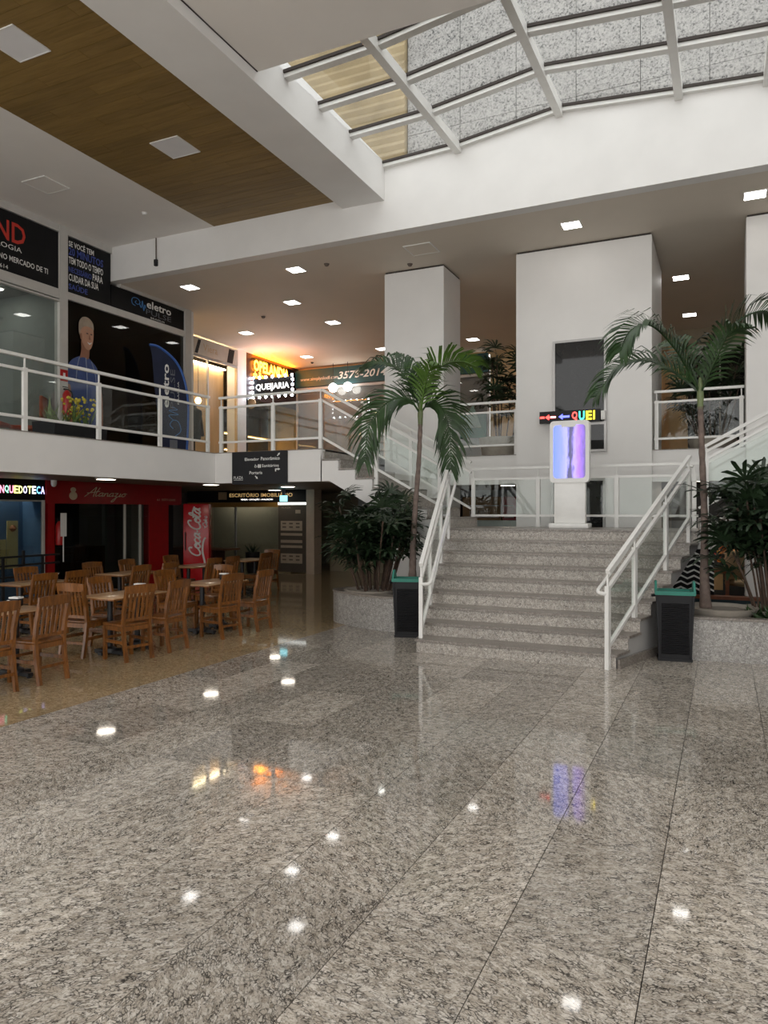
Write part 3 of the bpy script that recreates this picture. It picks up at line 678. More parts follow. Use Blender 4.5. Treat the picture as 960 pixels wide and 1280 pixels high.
# things in and before the shop: planter box with yellow flowers, swivel chairs, extinguisher
pb = thing('planter_box', 'black planter box with yellow flowering plant on the mezzanine', 'planter', (-9.6, 8.55, Zm))
MB().prism([(-9.82, Zm), (-9.38, Zm), (-9.34, Zm + .36), (-9.86, Zm + .36)], 'y', 8.05, 9.1).build('box', black_p, pb)
MB().box(-9.80, -9.40, 8.10, 9.05, Zm + .345, Zm + .352).build('soil', soil_m, pb)
yel = plain('yellow_bloom', (.62, .50, .05), .6, var=.3, scale=30); grn = plain('light_green_leaf', (.13, .19, .05), .5, var=.4, scale=12)
bm1 = MB().add([(0, 0, 0), (.02, 0, .12), (0, .01, .30), (-.02, 0, .12)], [(0, 1, 2, 3)]).mesh('leaf', grn)
bm2 = MB().lathe([(.004, -.02), (.022, -.008), (.018, .012), (.004, .02)], 6).mesh('blossom', yel)
for i in range(46):
    o = link('leaf', bm1, pb); o.location = (random.uniform(-.1, .1), random.uniform(-.38, .40), .34); o.rotation_euler = (random.uniform(-.7, .7), random.uniform(-.7, .7), random.uniform(0, 6)); s_ = random.uniform(.7, 1.5); o.scale = (s_, s_, s_)
for i in range(70):
    a_ = random.uniform(0, 6.28); r_ = random.uniform(0, .36); o = link('blossom', bm2, pb)
    o.location = (.6 * r_ * math.cos(a_), .14 + r_ * math.sin(a_), .45 + random.uniform(0, .36)); s_ = random.uniform(.7, 1.5); o.scale = (s_, s_, s_)
for i, (y, rz, lb) in enumerate([(8.05, .6, 'orange swivel chair behind the shop glass at the left edge'), (8.85, 2.2, 'orange swivel chair in the shop, right of the other one')]):
    sc_ = thing('swivel_chair', lb, 'chair', (-11.98, y + .85, Zm), rz); sc_.scale = (1.15, 1.15, 1.15)
    MB().bbox(-.24, .24, -.22, .24, .42, .49, .03).local('seat', orange_seat, sc_)
    MB().bbox(-.22, .22, -.28, -.22, .50, .98, .025).local('backrest', orange_seat, sc_)
    MB().tube([(0, 0, .08), (0, 0, .42)], .028, 8).local('column', black_m, sc_)
    for k in range(5):
        t = k * 2 * PI / 5; MB().tube([(0, 0, .10), (.28 * math.cos(t), .28 * math.sin(t), .05)], .018, 6).local('base_leg', black_m, sc_)
ex_red = plain('extinguisher_red', (.42, .01, .01), .3)
def extinguisher(x, y, z, lb):
    t = thing('fire_extinguisher', lb, 'extinguisher', (x, y, z))
    MB().lathe([(.07, 0), (.075, .02), (.075, .38), (.05, .44), (.025, .47)], 14).local('cylinder', ex_red, t)
    MB().box(-.02, .02, -.06, .03, .47, .50).box(-.01, .01, -.09, .02, .52, .535).local('handle', black_p, t)
    MB().tube(smooth([(0, .02, .49), (.03, .1, .42), (.03, .10, .15)], 4), .011, 6).local('hose', black_p, t)
extinguisher(XW + .14, 10.05, 3.55, 'red fire extinguisher on the white post beside the window print')
ep = thing('extinguisher_sign', 'small red and white sign on the white post upstairs', 'sign', (XW + .065, 10.05, 4.25))
MB().box(XW + .06, XW + .068, 9.97, 10.14, 4.20, 4.42).build('plate', ex_red, ep); MB().box(XW + .068, XW + .071, 10.03, 10.08, 4.24, 4.36).build('pictogram', white_ink, ep)

# ---- cream shop (set back)
XV = -12.95
vf = thing('cream_storefront', 'cream lit shop front with pale sign and brown wood panels', 'shop front', (XV, 15.5, Zm))
cw = wood('cream_shop_wood', (.55, .36, .17), (.66, .46, .25), 1.2, .4, (8, 8, .8))
for y0, y1 in ((13.86, 14.9), (14.91, 15.9), (15.91, 16.75), (16.76, 17.45)): MB().box(XV - .45, XV - .40, y0, y1, Zm, 5.92).build('wood_panel', cw, vf)
MB().box(XV - .02, XV + .03, 13.86, 17.56, 5.90, 5.96).build('head_rail', fr_m, vf); MB().box(XV - .005, XV + .003, 13.86, 16.2, Zm, 5.9).build('glass_pane', clear, vf)
MB().box(XV - .03, XV + .03, 16.2, 16.24, Zm, 5.9).build('jamb', fr_m, vf); MB().box(XV - .03, XV + .03, 17.50, 17.56, Zm, 5.9).build('jamb', int_cream, vf)
vs_ = fxsign('shop_sign', 'pale grey shop sign with thin name above the cream shop', XV + .02, 13.86, 17.52, 5.96, 6.42, plain('pale_sign', (.50, .46, .40), .5), .05)
txt('Viera', (XV + .07, 15.95, 6.10), FX, .62, .20, tan_ink, vs_)
MB().shape((XV + .07, 15.60, 5.99), *FX, [(0, 0), (.12, 0), (.26, .38), (.14, .38)], .004).build('emblem', black_sign, vs_); MB().shape((XV + .07, 17.0, 5.98), *FX, [(0, 0), (.26, 0), (.36, .40), (.10, .40)], .004).build('emblem', black_sign, vs_)
for i_, (x_, y_, lb_) in enumerate([(-12.75, 15.45, 'warm globe lamp inside the cream shop, left one'), (-12.7, 15.95, 'warm globe lamp inside the cream shop, right one')]):
    g_ = thing('globe_lamp', lb_, 'lamp', (x_ - .35, y_, 4.75))
    MB().lathe([(.01, -.09), (.06, -.07), (.09, 0), (.06, .07), (.02, .09)], 14).local('globe', warm_e, g_); MB().tube([(0, 0, .08), (0, 0, 1.18)], .006, 6).local('cord', black_m, g_)
MB().box(XV - .36, XV - .28, 13.9, 17.4, 5.84, 5.88).build('light_strip', emit('shop_fill_strip', (1.0, .78, .50), 14), vf)  # strip added to brighten the cream shop from inside
mn = thing('mannequin', 'dark jacket on a display mannequin inside the cream shop', 'mannequin', (-12.6, 15.25, Zm))
MB().lathe([(.16, 0), (.16, .02), (.02, .03), (.02, .95)], 14).local('stand', black_m, mn)
MB().lathe([(.16, .85), (.19, 1.05), (.15, 1.28), (.20, 1.5), (.19, 1.6), (.06, 1.68), (.05, 1.78)], 16).local('torso', plain('dark_jacket', (.02, .028, .03), .8, var=.3), mn)
for s_ in (-1, 1): MB().tube([(0, s_ * .19, 1.56), (.02, s_ * .25, 1.25), (.08, s_ * .24, .95)], [.06, .05, .04], 8).local('sleeve', MATS['dark_jacket'], mn)

# ---- cheese shop with neon
qf = thing('cheese_storefront', 'dark cheese shop front with warm lit shelves under orange neon', 'shop front', (XV, 19.4, Zm))
MB().box(XV - .02, XV + .02, 18.0, 20.95, 5.10, Zlow).build('sign_wall', plain('dark_maroon_panel', (.03, .012, .012), .4), qf)
MB().box(XV - .01, XV, 18.05, 20.9, Zm, 5.1).build('glass_pane', shop_glass, qf)
for y in (18.02, 19.4, 20.88): MB().box(XV - .03, XV + .03, y, y + .05, Zm, 5.1).build('mullion', black_m, qf)
MB().box(XV - 1.3, XV - 1.2, 18.0, 20.95, Zm, 5.2).build('back_panel', int_dark, qf)
for z in (3.15, 3.62, 4.12):
    MB().box(XV - 1.2, XV - .85, 18.1, 20.8, z, z + .04).build('shelf', cw, qf); MB().box(XV - .86, XV - .83, 18.1, 20.8, z - .03, z - .005).build('light_strip', warm_e, qf)
nq = thing('neon_sign', 'glowing orange two line neon sign on the dark cheese shop wall', 'sign', (XV + .03, 19.2, 5.8))
txt('OPELANDIA', (XV + .05, 18.30, 5.98), FX, 1.95, .34, orange_e, nq, bold=.03, thick=.03); txt('da Roça', (XV + .05, 18.28, 5.72), FX, .75, .24, orange_e, nq, bold=.03, thick=.03)
MB().box(XV + .02, XV + .16, 18.25, 20.6, 6.33, 6.345).build('ledge', black_sign, nq); MB().box(XV + .04, XV + .14, 18.3, 20.5, 6.346, 6.352).build('added_glow_strip', emit('added_orange_glow', (1.0, .28, .01), 22), nq)  # upward strip added for the orange ceiling glow, hidden by an added ledge
qs = thing('projecting_sign', 'black projecting sign with white letters ringed by bright bulbs', 'sign', (-12.2, 18.3, 5.4))
MB().box(-12.88, -11.50, 18.28, 18.34, 5.16, 5.70).build('panel', black_sign, qs)
txt('QUEIJARIA', (-12.78, 18.275, 5.30), FY, 1.18, .24, white_e, qs, bold=.012)
bb = MB().lathe([(.01, -.04), (.035, -.02), (.04, .0), (.035, .02), (.01, .04)], 8).mesh('bulb', bulb_e)
for i in range(7):
    for z in (5.14, 5.73):
        o = link('bulb', bb, qs); o.location = (-12.88 + 1.38 * i / 6 + 12.2, -.03, z - 5.4)
for z in (5.30, 5.45, 5.60):
    for x in (-12.90, -11.48):
        o = link('bulb', bb, qs); o.location = (x + 12.2, -.03, z - 5.4)
MB().box(-12.85, -11.55, 18.35, 18.42, 5.70, 5.71).build('added_glow_strip', MATS['added_orange_glow'], qs)  # hidden strip added to spread the orange glow over the ceiling
for x in (-12.85, -12.6): MB().tube([(x, 18.31, 5.70), (x, 18.31, 5.76), (XV, 18.31, 5.80)], .012, 6).build('bracket', black_m, qs)
oc = thing('round_sign', 'small round amber disc sign under the bulb sign', 'sign', (-12.85, 18.15, 4.95))
MB().lathe([(.15, -.02), (.16, 0), (.15, .02)], 20).local('disc', tan_ink, oc).rotation_euler = (PI / 2, 0, 0)

# ---- back gallery shop with teal sign
bf_ = thing('teal_storefront', 'glazed shop front at the back under a teal sign', 'shop front', (-10, 20.8, Zm))
for x0, x1 in ((-12.85, -9.7), (-9.66, -7.9), (-7.86, -6.3)): MB().box(x0, x1, 20.8, 20.81, Zm, 5.72).build('glass_pane', clear, bf_)
for x in (-12.9, -9.68, -7.88, -6.3): MB().box(x - .02, x + .03, 20.78, 20.84, Zm, 5.75).build('mullion', frame_w, bf_)
MB().box(-12.9, -6.28, 20.76, 20.84, 5.72, 5.80).build('head_rail', frame_w, bf_)
ts = thing('shop_sign', 'long teal shop sign with white phone number at the back of the gallery', 'sign', (-9.6, 20.7, 5.8))
MB().box(-12.9, -6.28, 20.70, 20.76, 5.82, 6.38).build('panel', teal_sign, ts)
txt('www.simplyslodf.com', (-12.70, 20.698, 5.98), FY, 1.42, .14, white_ink, ts); txt('3578-2014', (-11.30, 20.698, 5.98), FY, 1.75, .24, white_ink, ts, shear=.25, bold=.02)
txt('odf', (-7.05, 20.698, 5.98), FY, .40, .22, white_ink, ts)
txt('simply.slo', (-11.6, 20.795, 4.55), FY, 1.3, .26, grey_ink, bf_)
bk = thing('shop_room_teal', 'grey room behind the back shop glass', 'room', (-10, 20.9, Zm), 0, None, 'structure')
MB().box(-12.9, -6.3, 20.88, 20.94, Zm, 6.3).build('wall_lining', plain('mauve_grey_lining', (.22, .20, .20), .7), bk)
for i, x in enumerate((-11.36, -10.83)):
    g_ = thing('globe_lamp', ['round white globe lamp left of its twin at the teal shop', 'round white globe lamp right of its twin at the teal shop'][i], 'lamp', (x, 20.5, 5.68))
    MB().lathe([(.01, -.15), (.10, -.11), (.15, 0), (.11, .10), (.02, .15)], 18).local('globe', globe_e, g_); MB().tube([(0, 0, .14), (0, 0, .79)], .008, 6).local('cord', black_m, g_)
tp = thing('teal_poster', 'teal and grey poster panel on the glass between the columns', 'poster', (-6.9, 20.75, 3.6))
MB().box(-7.3, -6.35, 20.74, 20.76, 3.9, 4.6).build('sheet', plain('teal_print', (.02, .14, .11), .5, var=.3, scale=1.5), tp); MB().shape((-7.2, 20.738, 4.2), *FY, [(0, 0), (.7, 0), (.45, .7), (.3, .45)], .006).build('print_shape', plain('pale_teal_print', (.20, .33, .30), .5), tp)
# right gallery bay
rb = thing('gallery_storefront', 'dark glazed front with cream pilaster beyond the right railing', 'shop front', (-.4, 20.6, Zm))
MB().box(-1.32, -.86, 20.5, 20.9, Zm, 6.1).build('pilaster', int_cream, rb); MB().box(-.86, 2.2, 20.6, 20.61, Zm, 5.75).build('glass_pane', dark_glass, rb)
MB().box(-.86, 2.2, 20.55, 20.65, 5.75, 6.0).build('head_rail', frame_w, rb); MB().box(-1.5, 2.2, 20.62, 20.7, 6.0, 6.47).build('bulkhead', taupe, rb)
for x in (-.1, .9): MB().box(x - .02, x + .02, 20.57, 20.63, Zm, 5.75).build('mullion', frame_w, rb)
MB().box(-.86, 2.2, 20.85, 20.9, Zm, 6.4).build('back_panel', int_dark, rb)

room_e = emit('room_fill_light', (1.0, .95, .86), 5.0)  # fill light for panels added to brighten the shop interiors
def roomfill(x0, x1, y0, y1, z, lb):
    t = thing('fill_panel', lb, 'ceiling light', ((x0 + x1) / 2, (y0 + y1) / 2, z)); MB().box(x0, x1, y0, y1, z - .02, z).build('diffuser', room_e, t); MB().box(x0 - .02, x1 + .02, y0 - .02, y1 + .02, z, z + .015).build('tray', steel_w, t)
roomfill(-13.3, -12.7, 7.6, 8.2, 5.93, 'panel light inside the grey upstairs shop'); roomfill(-12.9, -12.4, 9.0, 9.5, 5.93, 'second added fill panel inside the grey upstairs shop')
roomfill(-12.5, -12.34, 8.2, 9.9, 2.28, 'added fill panel inside the blue play room'); roomfill(-13.6, -12.0, 17.65, 17.85, 2.27, 'added fill panel inside the office')
roomfill(-.3, .1, 14.3, 14.7, 2.30, 'added fill panel above the flower table')
# ================================================================== direction sign, LED sign, kiosk
ds = thing('direction_sign', 'charcoal direction sign with white text on the mezzanine fascia', 'sign', (-7.4, YB - .03, 2.2))
DY = YB - .04
MB().box(-7.98, -6.83, DY, YB - .002, 2.19, 2.765).build('panel', char_sign, ds)
txt('Elevador', (-7.70, DY, 2.605), FY, .30, .052, white_ink, ds, bold=.01); txt('Panorâmico', (-7.36, DY, 2.605), FY, .39, .060, white_ink, ds, bold=.01); txt('Sanitários', (-7.34, DY, 2.485), FY, .35, .052, white_ink, ds, bold=.01)
txt('Portaria', (-7.60, DY, 2.365), FY, .27, .055, white_ink, ds, bold=.01); txt('PLAZA', (-7.94, DY, 2.285), FY, .20, .05, white_ink, ds); 
MB().plate((-7.94, DY, 2.265), *FY, .20, .006, .003).build('underline', white_ink, ds)
def arrow(o, ang, L, wd):
    o = Vector(o); c_, s_ = math.cos(ang), math.sin(ang); r = Vector((c_, 0, s_)); u = Vector((-s_, 0, c_))
    MB().shape(o, r, u, Vector((0, -1, 0)), [(0, -wd / 2), (L * .55, -wd / 2), (L * .5, -wd * 1.2), (L, 0), (L * .5, wd * 1.2), (L * .55, wd / 2), (0, wd / 2)], .004).build('arrow', white_ink, ds)
arrow((-7.02, DY, 2.675), PI / 4, .075, .018); arrow((-7.48, DY, 2.335), -PI / 4, .075, .018); arrow((-7.05, DY, 2.445), 0, .09, .02)
MB().plate((-7.065, DY, 2.405), *FY, .02, .05, .004).build('arrow', white_ink, ds)
for i, x in enumerate((-7.41, -7.375)):
    MB().shape((x, DY, 2.475), *FY, [(-.011, 0), (.011, 0), (.014, .05), (-.014, .05)], .004).shape((x, DY, 2.532), *FY, [(.009 * math.cos(t * PI / 4), .009 * math.sin(t * PI / 4)) for t in range(8)], .004).build('pictogram', white_ink, ds)
strokes([[(0, 1), (.05, .45), (.55, .45), (.75, .05)], [(.1, .55), (-.25, .35), (-.2, -.05), (.25, -.15), (.5, .15)]], (-7.475, DY, 2.49), FY, .05, .05, .004, white_ink, ds, 'pictogram')

ld = thing('led_sign', 'thin black LED sign with coloured arrows and letters above the kiosk', 'sign', (-2.5, 13.05, 3.3))
LY = 13.03
MB().box(-3.0, -1.95, LY, 13.10, 3.28, 3.49).build('housing', black_p, ld)
led = {k: emit('led_' + k, c_, 2.0) for k, c_ in dict(red=(1, .06, .05), blue=(.10, .12, 1), teal=(.05, .9, .55), yellow=(1, .75, .02), white=(1, .85, .85)).items()}
for x, m_, nm in ((-2.99, 'red', 0), (-2.90, 'red', 1), (-2.66, 'blue', 1)):
    pts_ = [(0, 0), (.07, .05), (.07, .018), (.19, .018), (.19, -.018), (.07, -.018), (.07, -.05)]
    if not nm: pts_ = [(0, .018), (.08, .018), (.08, -.018), (0, -.018)]
    MB().shape((x, LY, 3.385), *FY, pts_, .006).build('arrow', led[m_], ld)
MB().plate((-2.80, LY - .007, 3.375), *FY, .09, .022, .004).build('arrow', led['white'], ld)
for i, (ch, m_) in enumerate([('Q', 'red'), ('U', 'teal'), ('E', 'yellow'), ('I', 'yellow')]):
    txt(ch, (-2.43 + i * .122, LY, 3.31), FY, .10 if ch != 'I' else .03, .155, led[m_], ld, bold=.03, thick=.006)
MB().bbox(-1.94, -1.87, 13.04, 13.14, 3.30, 3.46, .01).build('end_bracket', steel_w, ld); 
for x in (-2.9, -2.05): MB().box(x, x + .03, 13.10, 13.2, 3.37, 3.40).build('bracket', steel_w, ld)

kk = thing('screen_kiosk', 'white advertising totem with glowing violet screen on the landing', 'kiosk', (-2.17, 11.5, ZL))
MB().bbox(-.30, .30, -.17, .17, 0, .075, .012).local('foot', steel_w, kk)
MB().bbox(-.24, .24, -.06, .06, .075, .72, .012).local('pedestal', steel_w, kk)
def rrect(w_, h_, r_, n=5):
    out = []
    for cx, cy, a0 in ((w_ / 2 - r_, h_ / 2 - r_, 0), (-w_ / 2 + r_, h_ / 2 - r_, 90), (-w_ / 2 + r_, -h_ / 2 + r_, 180), (w_ / 2 - r_, -h_ / 2 + r_, 270)):
        for k in range(n + 1): t = math.radians(a0 + 90 * k / n); out.append((cx + r_ * math.cos(t), cy + r_ * math.sin(t)))
    return out
hd = MB().prism([(x, z + 1.185) for x, z in rrect(.60, .96, .06)][::-1], 'y', -.07, .07).local('screen_housing', steel_w, kk); 
m, nt, bs = nodes('violet_screen')
tc = nt.nodes.new('ShaderNodeTexCoord'); sp = nt.nodes.new('ShaderNodeSeparateXYZ'); nt.links.new(tc.outputs['Object'], sp.inputs[0])
mp = nt.nodes.new('ShaderNodeMapping'); nt.links.new(tc.outputs['Object'], mp.inputs[0]); mp.inputs['Scale'].default_value = (9, 1, 2.2); mp.inputs['Rotation'].default_value = (0, .5, 0)
n_ = noise(nt, mp.outputs[0], 1.6, 3, .6, .4)
m1 = nt.nodes.new('ShaderNodeMath'); m1.operation = 'MULTIPLY_ADD'; m1.inputs[1].default_value = 2.05; m1.inputs[2].default_value = .36; nt.links.new(sp.outputs[0], m1.inputs[0])
m2 = nt.nodes.new('ShaderNodeMath'); m2.operation = 'MULTIPLY_ADD'; m2.inputs[1].default_value = .28; nt.links.new(n_.outputs[0], m2.inputs[0]); nt.links.new(m1.outputs[0], m2.inputs[2])
rp = ramp(nt, [(.0, (.12, .20, 1.0)), (.25, (.20, .24, .95)), (.42, (.33, .32, 1.0)), (.50, (.05, .05, .13)), (.58, (.07, .06, .16)), (.66, (.36, .28, 1.0)), (.82, (.30, .14, .80)), (1, (.10, .07, .22))]); nt.links.new(m2.outputs[0], rp.inputs[0])
nt.links.new(rp.outputs[0], bs.inputs['Emission Color']); setv(bs, col=(.02, .02, .03), es=.95, rough=.15)
MB().prism([(x, z + 1.185) for x, z in rrect(.485, .82, .05)][::-1], 'y', -.075, -.066).local('screen', m, hd)
MB().box(-.12, .10, -.076, -.071, 1.565, 1.60).local('camera_notch', steel_w, hd)

# ================================================================== ground floor shops
XG = -12.0
tb = thing('toy_room_front', 'dark fronted play room with blue wall behind glass at the left edge', 'shop front', (XG, 8, 0))
MB().box(XG - .3, XG, 5, 10.1, 1.93, 2.32).build('sign_band', black_sign, tb); MB().box(XG - .02, XG + .02, 10.02, 10.08, 0, 1.93).build('jamb', frame_w, tb)
MB().box(XG - .01, XG, 5, 10.02, 0, 1.93).build('glass_pane', shop_glass, tb); MB().box(XG - .03, XG, 5, 10.02, 1.90, 1.93).build('head_rail', frame_w, tb)
MB().box(XG - .6, XG - .55, 5, 10.04, 0, 2.32).build('blue_wall', int_blue, tb); MB().box(XG - .6, XG - .05, 10.04, 10.09, 0, 1.93).build('blue_wall', int_blue, tb)
cols = [(1, .25, .3), (.55, .6, .95), (.95, .3, .3), (.9, .25, .35), (.25, .8, .5), (.95, .25, .4), (.9, .85, .2), (.9, .9, .25), (.6, .55, .85), (.85, .9, .25), (.9, .95, .95), (.15, .5, .95), (.5, .45, .85)]
for i, ch in enumerate('BRINQUEDOTECA'):
    txt(ch, (XG + .002, 8.92 + (i - 1) * .098, 2.05), FX, .085 if ch != 'I' else .04, .145, emit('toy_letter_%d' % i, cols[i], 1.7), tb, bold=.02)
MB().box(XG - .55, XG - .535, 9.68, 9.92, .60, 1.53).build('height_chart', plain('yellow_chart', (.62, .50, .22), .6), tb); MB().box(XG - .55, XG - .535, 9.48, 9.66, .60, 1.17).build('height_chart', MATS['yellow_chart'], tb)
for i in range(9): MB().box(XG - .535, XG - .531, 9.48, 9.55, .64 + i * .055, .65 + i * .055).build('chart_mark', det_d, tb)
MB().lathe([(.03, -.06), (.075, 0), (.03, .06)], 12, (XG - .53, 9.80, 1.38)).build('chart_face', plain('brown_print', (.25, .08, .02), .6), tb)

rs = thing('red_restaurant_front', 'red restaurant front with cream script sign and dark glass', 'shop front', (XG, 11.5, 0))
MB().box(XG - .2, XG + .04, 10.10, 14.0, 1.87, 2.32).build('sign_band', red_paint, rs); MB().box(XG - .15, XG + .03, 10.14, 10.30, 0, 1.87).build('side_pillar', red_paint, rs)
MB().box(XG - .15, XG + .03, 12.92, 13.55, 0, 1.87).build('red_panel', red_paint, rs); MB().box(XG - .15, XG + .0, 13.55, 13.75, 0, 1.87).build('dark_panel', black_sign, rs)
MB().box(XG - .01, XG, 10.30, 12.2, 0, 1.87).build('glass_pane', dark_glass, rs); MB().box(XG - .01, XG, 12.2, 12.92, 0, 1.87).build('glass_pane', shop_glass, rs)
for y in (12.15, 12.62): MB().box(XG - .03, XG + .02, y, y + .05, 0, 1.87).build('mullion', frame_w, rs)
MB().box(XG - 1.5, XG - 1.4, 10.1, 12.2, 0, 2.3).build('back_panel', int_dark, rs); MB().box(XG - .7, XG - .6, 12.2, 13.0, 0, 2.3).build('back_panel', int_grey, rs)
MB().box(XG - .9, XG - .5, 10.35, 12.1, 0, .95).build('counter', plain('dark_counter_wood', (.07, .025, .012), .5, var=.4, scale=9), rs)
for i in range(16): MB().box(XG - .5, XG - .485, 10.38 + i * .108, 10.46 + i * .108, .05, .92).build('counter_slat', MATS['dark_counter_wood'], rs)
at = [[(0, 0), (.25, .55), (.42, 1.0), (.44, .5), (.48, 0)], [(.05, .38), (.35, .45), (.7, .58)], [(.62, .95), (.56, .4), (.60, .05), (.70, .15)], [(.92, .42), (.78, .35), (.76, .08), (.92, .15), (.95, .42), (.95, .08), (1.03, .12)], [(1.05, .40), (1.07, .05), (1.10, .30), (1.22, .40), (1.25, .08), (1.33, .12)],
      [(1.52, .42), (1.38, .35), (1.36, .08), (1.52, .15), (1.55, .42), (1.55, .08), (1.63, .15)], [(1.64, .40), (1.82, .40), (1.70, .08), (1.82, .02), (1.74, -.45), (1.62, -.50), (1.70, -.22), (1.95, .15)], [(1.98, .40), (1.97, .06), (2.06, .12)], [(2.18, .40), (2.08, .22), (2.18, .05), (2.30, .2), (2.20, .40), (2.36, .36)]]
strokes(at, (XG + .045, 11.02, 2.02), FX, .48, .20, .0085, cream_ink, rs, 'script_lettering', shear=.25)
em = [(.10 * math.cos(t * PI / 8), .085 * math.sin(t * PI / 8)) for t in range(16)]
MB().shape((XG + .04, 10.74, 2.03), *FX, em, .006).build('emblem', cream_ink, rs); MB().shape((XG + .04, 10.74, 2.15), *FX, [(x * .7, y * .6) for x, y in em], .006).build('emblem', cream_ink, rs)
txt('61 3577-2000', (XG + .042, 13.15, 1.96), FX, .62, .05, cream_ink, rs)
extinguisher(XG + .12, 10.34, 1.05, 'fire extinguisher on the red pillar of the restaurant')
wp = thing('wall_notice', 'white notice hanging on the red restaurant pillar', 'notice', (XG + .05, 10.33, 1.2)); MB().box(XG + .22, XG + .23, 10.27, 10.41, 1.22, 1.68).build('sheet', white_ink, wp)
MB().tube([(XG + .22, 10.34, 1.22), (XG + .22, 10.34, .72)], .012, 6).build('stick', white_ink, wp)
sec = thing('security_camera', 'small white dome camera above the red pillar', 'camera', (XG + .12, 10.2, 2.25)); MB().lathe([(.01, -.06), (.04, -.045), (.055, 0), (.055, .07)], 14).local('dome', steel_w, sec)

# red drinks fridge, turned into the corner
fz = thing('drinks_fridge', 'tall red drinks fridge with white script lettering', 'fridge', (-11.55, 14.05, 0), math.radians(32))
MB().bbox(-.30, .30, -.02, .62, .05, 1.90, .015).local('cabinet', red_gloss, fz)
fd = MB().bbox(-.30, .30, -.06, -.022, .10, 1.88, .012).local('door', red_gloss, fz)
MB().box(-.26, -.24, -.10, -.06, .8, 1.2).box(-.26, -.24, -.062, -.05, .78, 1.22).local('door_handle', black_p, fd)
MB().box(-.28, .28, .0, .6, 0, .05).local('plinth', black_p, fz)
C_ = [(.62, .72), (.60, .95), (.40, 1.0), (.15, .75), (.05, .35), (.18, .05), (.42, .02), (.66, .22)]
o_ = [(.25, .5), (.08, .4), (.05, .15), (.2, .0), (.38, .12), (.36, .38), (.22, .5), (.18, .35), (.45, .42)]
c2_ = [(.40, .42), (.25, .5), (.08, .35), (.08, .1), (.25, .0), (.45, .18)]
a_ = [(.38, .42), (.22, .5), (.06, .3), (.10, .02), (.28, .1), (.40, .5), (.38, .08), (.52, .08)]
l_ = [(.05, .15), (.28, .7), (.24, 1.0), (.12, .85), (.10, .1), (.25, .02), (.36, .15)]
fr_l = (Vector((1, 0, 0)), Vector((0, 0, 1)), Vector((0, -1, 0)))
def place_word(seq, x0):
    out = []; x = x0
    for g, adv, sc_ in seq: out.append([(p[0] * sc_ + x, p[1] * sc_) for p in g]); x += adv
    return out
word = place_word([(C_, .66, 1), (o_, .42, 1), (c2_, .42, 1), (a_, .52, 1), ([(.0, .25), (.14, .28)], .18, 1), (C_, .62, 1.08), (o_, .42, 1), (l_, .36, 1), (a_, .5, 1)], 0)
def fstroke(polys, ox, oz, sx_, sy_, rad, nm, yy=-.068):
    mb = MB()
    for pl in polys:
        pts = []
        for p in smooth([(a, b, 0) for a, b in pl], 5):
            al = (p.x + p.y * .22) * sx_; ac = p.y * sy_          # along (upwards), across (to the left)
            pts.append((ox - ac, yy, oz + al))
        mb.tube(pts, rad, 6)
    return mb.local(nm, white_ink, fd)
fstroke(word, .10, .62, .285, .26, .021, 'script_lettering')
fstroke([[(0, 0), (.1, .0)], ], .2, 1.3, .3, .2, .008, 'small_lettering')
fstroke(place_word([(C_, .6, .9), (o_, .42, .9), ([(.1, 0), (.1, .9), (.1, .2), (.35, .5), (.12, .25), (.4, 0)], .45, .9), (c2_, .4, .9)], 0), .26, 1.32, .15, .11, .010, 'small_lettering')
fstroke([[(-.3, .0), (.1, -.05), (.5, .1), (.9, .05), (1.1, -.1)]], .19, .42, .62, .35, .026, 'white_swoosh')
fstroke([[(0, 0), (.3, .06), (.62, -.08)]], -.06, 1.56, .45, .3, .022, 'white_swoosh')

# office front at the back of the ground floor
YE = 17.4
of = thing('office_front', 'estate office front with gold lettering and taupe glass', 'shop front', (-12.4, YE, 0))
MB().box(-14.6, -10.34, YE - .05, YE + .15, 1.98, 2.32).build('sign_band', black_sign, of)
gold = emit('gold_letters', (.62, .40, .16), .35)
txt('ESCRITÓRIO IMOBILIÁRIO', (-13.05, YE - .052, 2.13), FY, 2.15, .13, gold, of, bold=.01); txt('VENDA - LOCAÇÃO - AVALIAÇÃO', (-12.65, YE - .052, 2.03), FY, 1.1, .055, white_e, of)
MB().box(-13.45, -13.15, YE - .055, YE - .05, 2.06, 2.28).build('gold_plate', tan_ink, of); MB().box(-14.6, -11.4, YE - .03, YE + .1, 1.84, 1.98).build('amber_band', plain('amber_band', (.32, .17, .04), .4), of)
MB().box(-11.4, -10.36, YE - .03, YE + .06, 1.90, 1.97).build('lit_band', emit('lit_band', (.9, .92, .88), .8), of)
for x0, x1 in ((-14.5, -13.7), (-13.68, -12.9), (-12.88, -11.42)): MB().box(x0, x1, YE, YE + .01, 0, 1.86).build('glass_pane', shop_glass, of)
MB().box(-14.6, -11.38, YE + .6, YE + .7, 0, 2.3).build('back_panel', taupe, of)
MB().box(-12.9, -12.84, YE - .02, YE + .03, 0, 1.86).build('mullion', fr_m, of)
db = thing('directory_board', 'brown directory board of tenants beside the office', 'board', (-10.9, YE - .05, 0))
MB().box(-11.37, -10.46, YE - .06, YE + .02, .03, 1.88).build('board', plain('dark_taupe_board', (.085, .07, .055), .4), db)
pl_ = plain('beige_plate', (.40, .32, .24), .5)
for z0, z1 in ((1.18, 1.45), (1.04, 1.11), (.84, .92), (.70, .77), (.27, .54)): MB().box(-11.28, -10.58, YE - .07, YE - .06, z0, z1).build('plate', pl_, db)
for z0 in (1.36, 1.26, .45, .35):
    for i in range(3): MB().box(-11.22 + i * .22, -11.10 + i * .22, YE - .073, YE - .07, z0, z0 + .04).build('plate_mark', det_d, db)
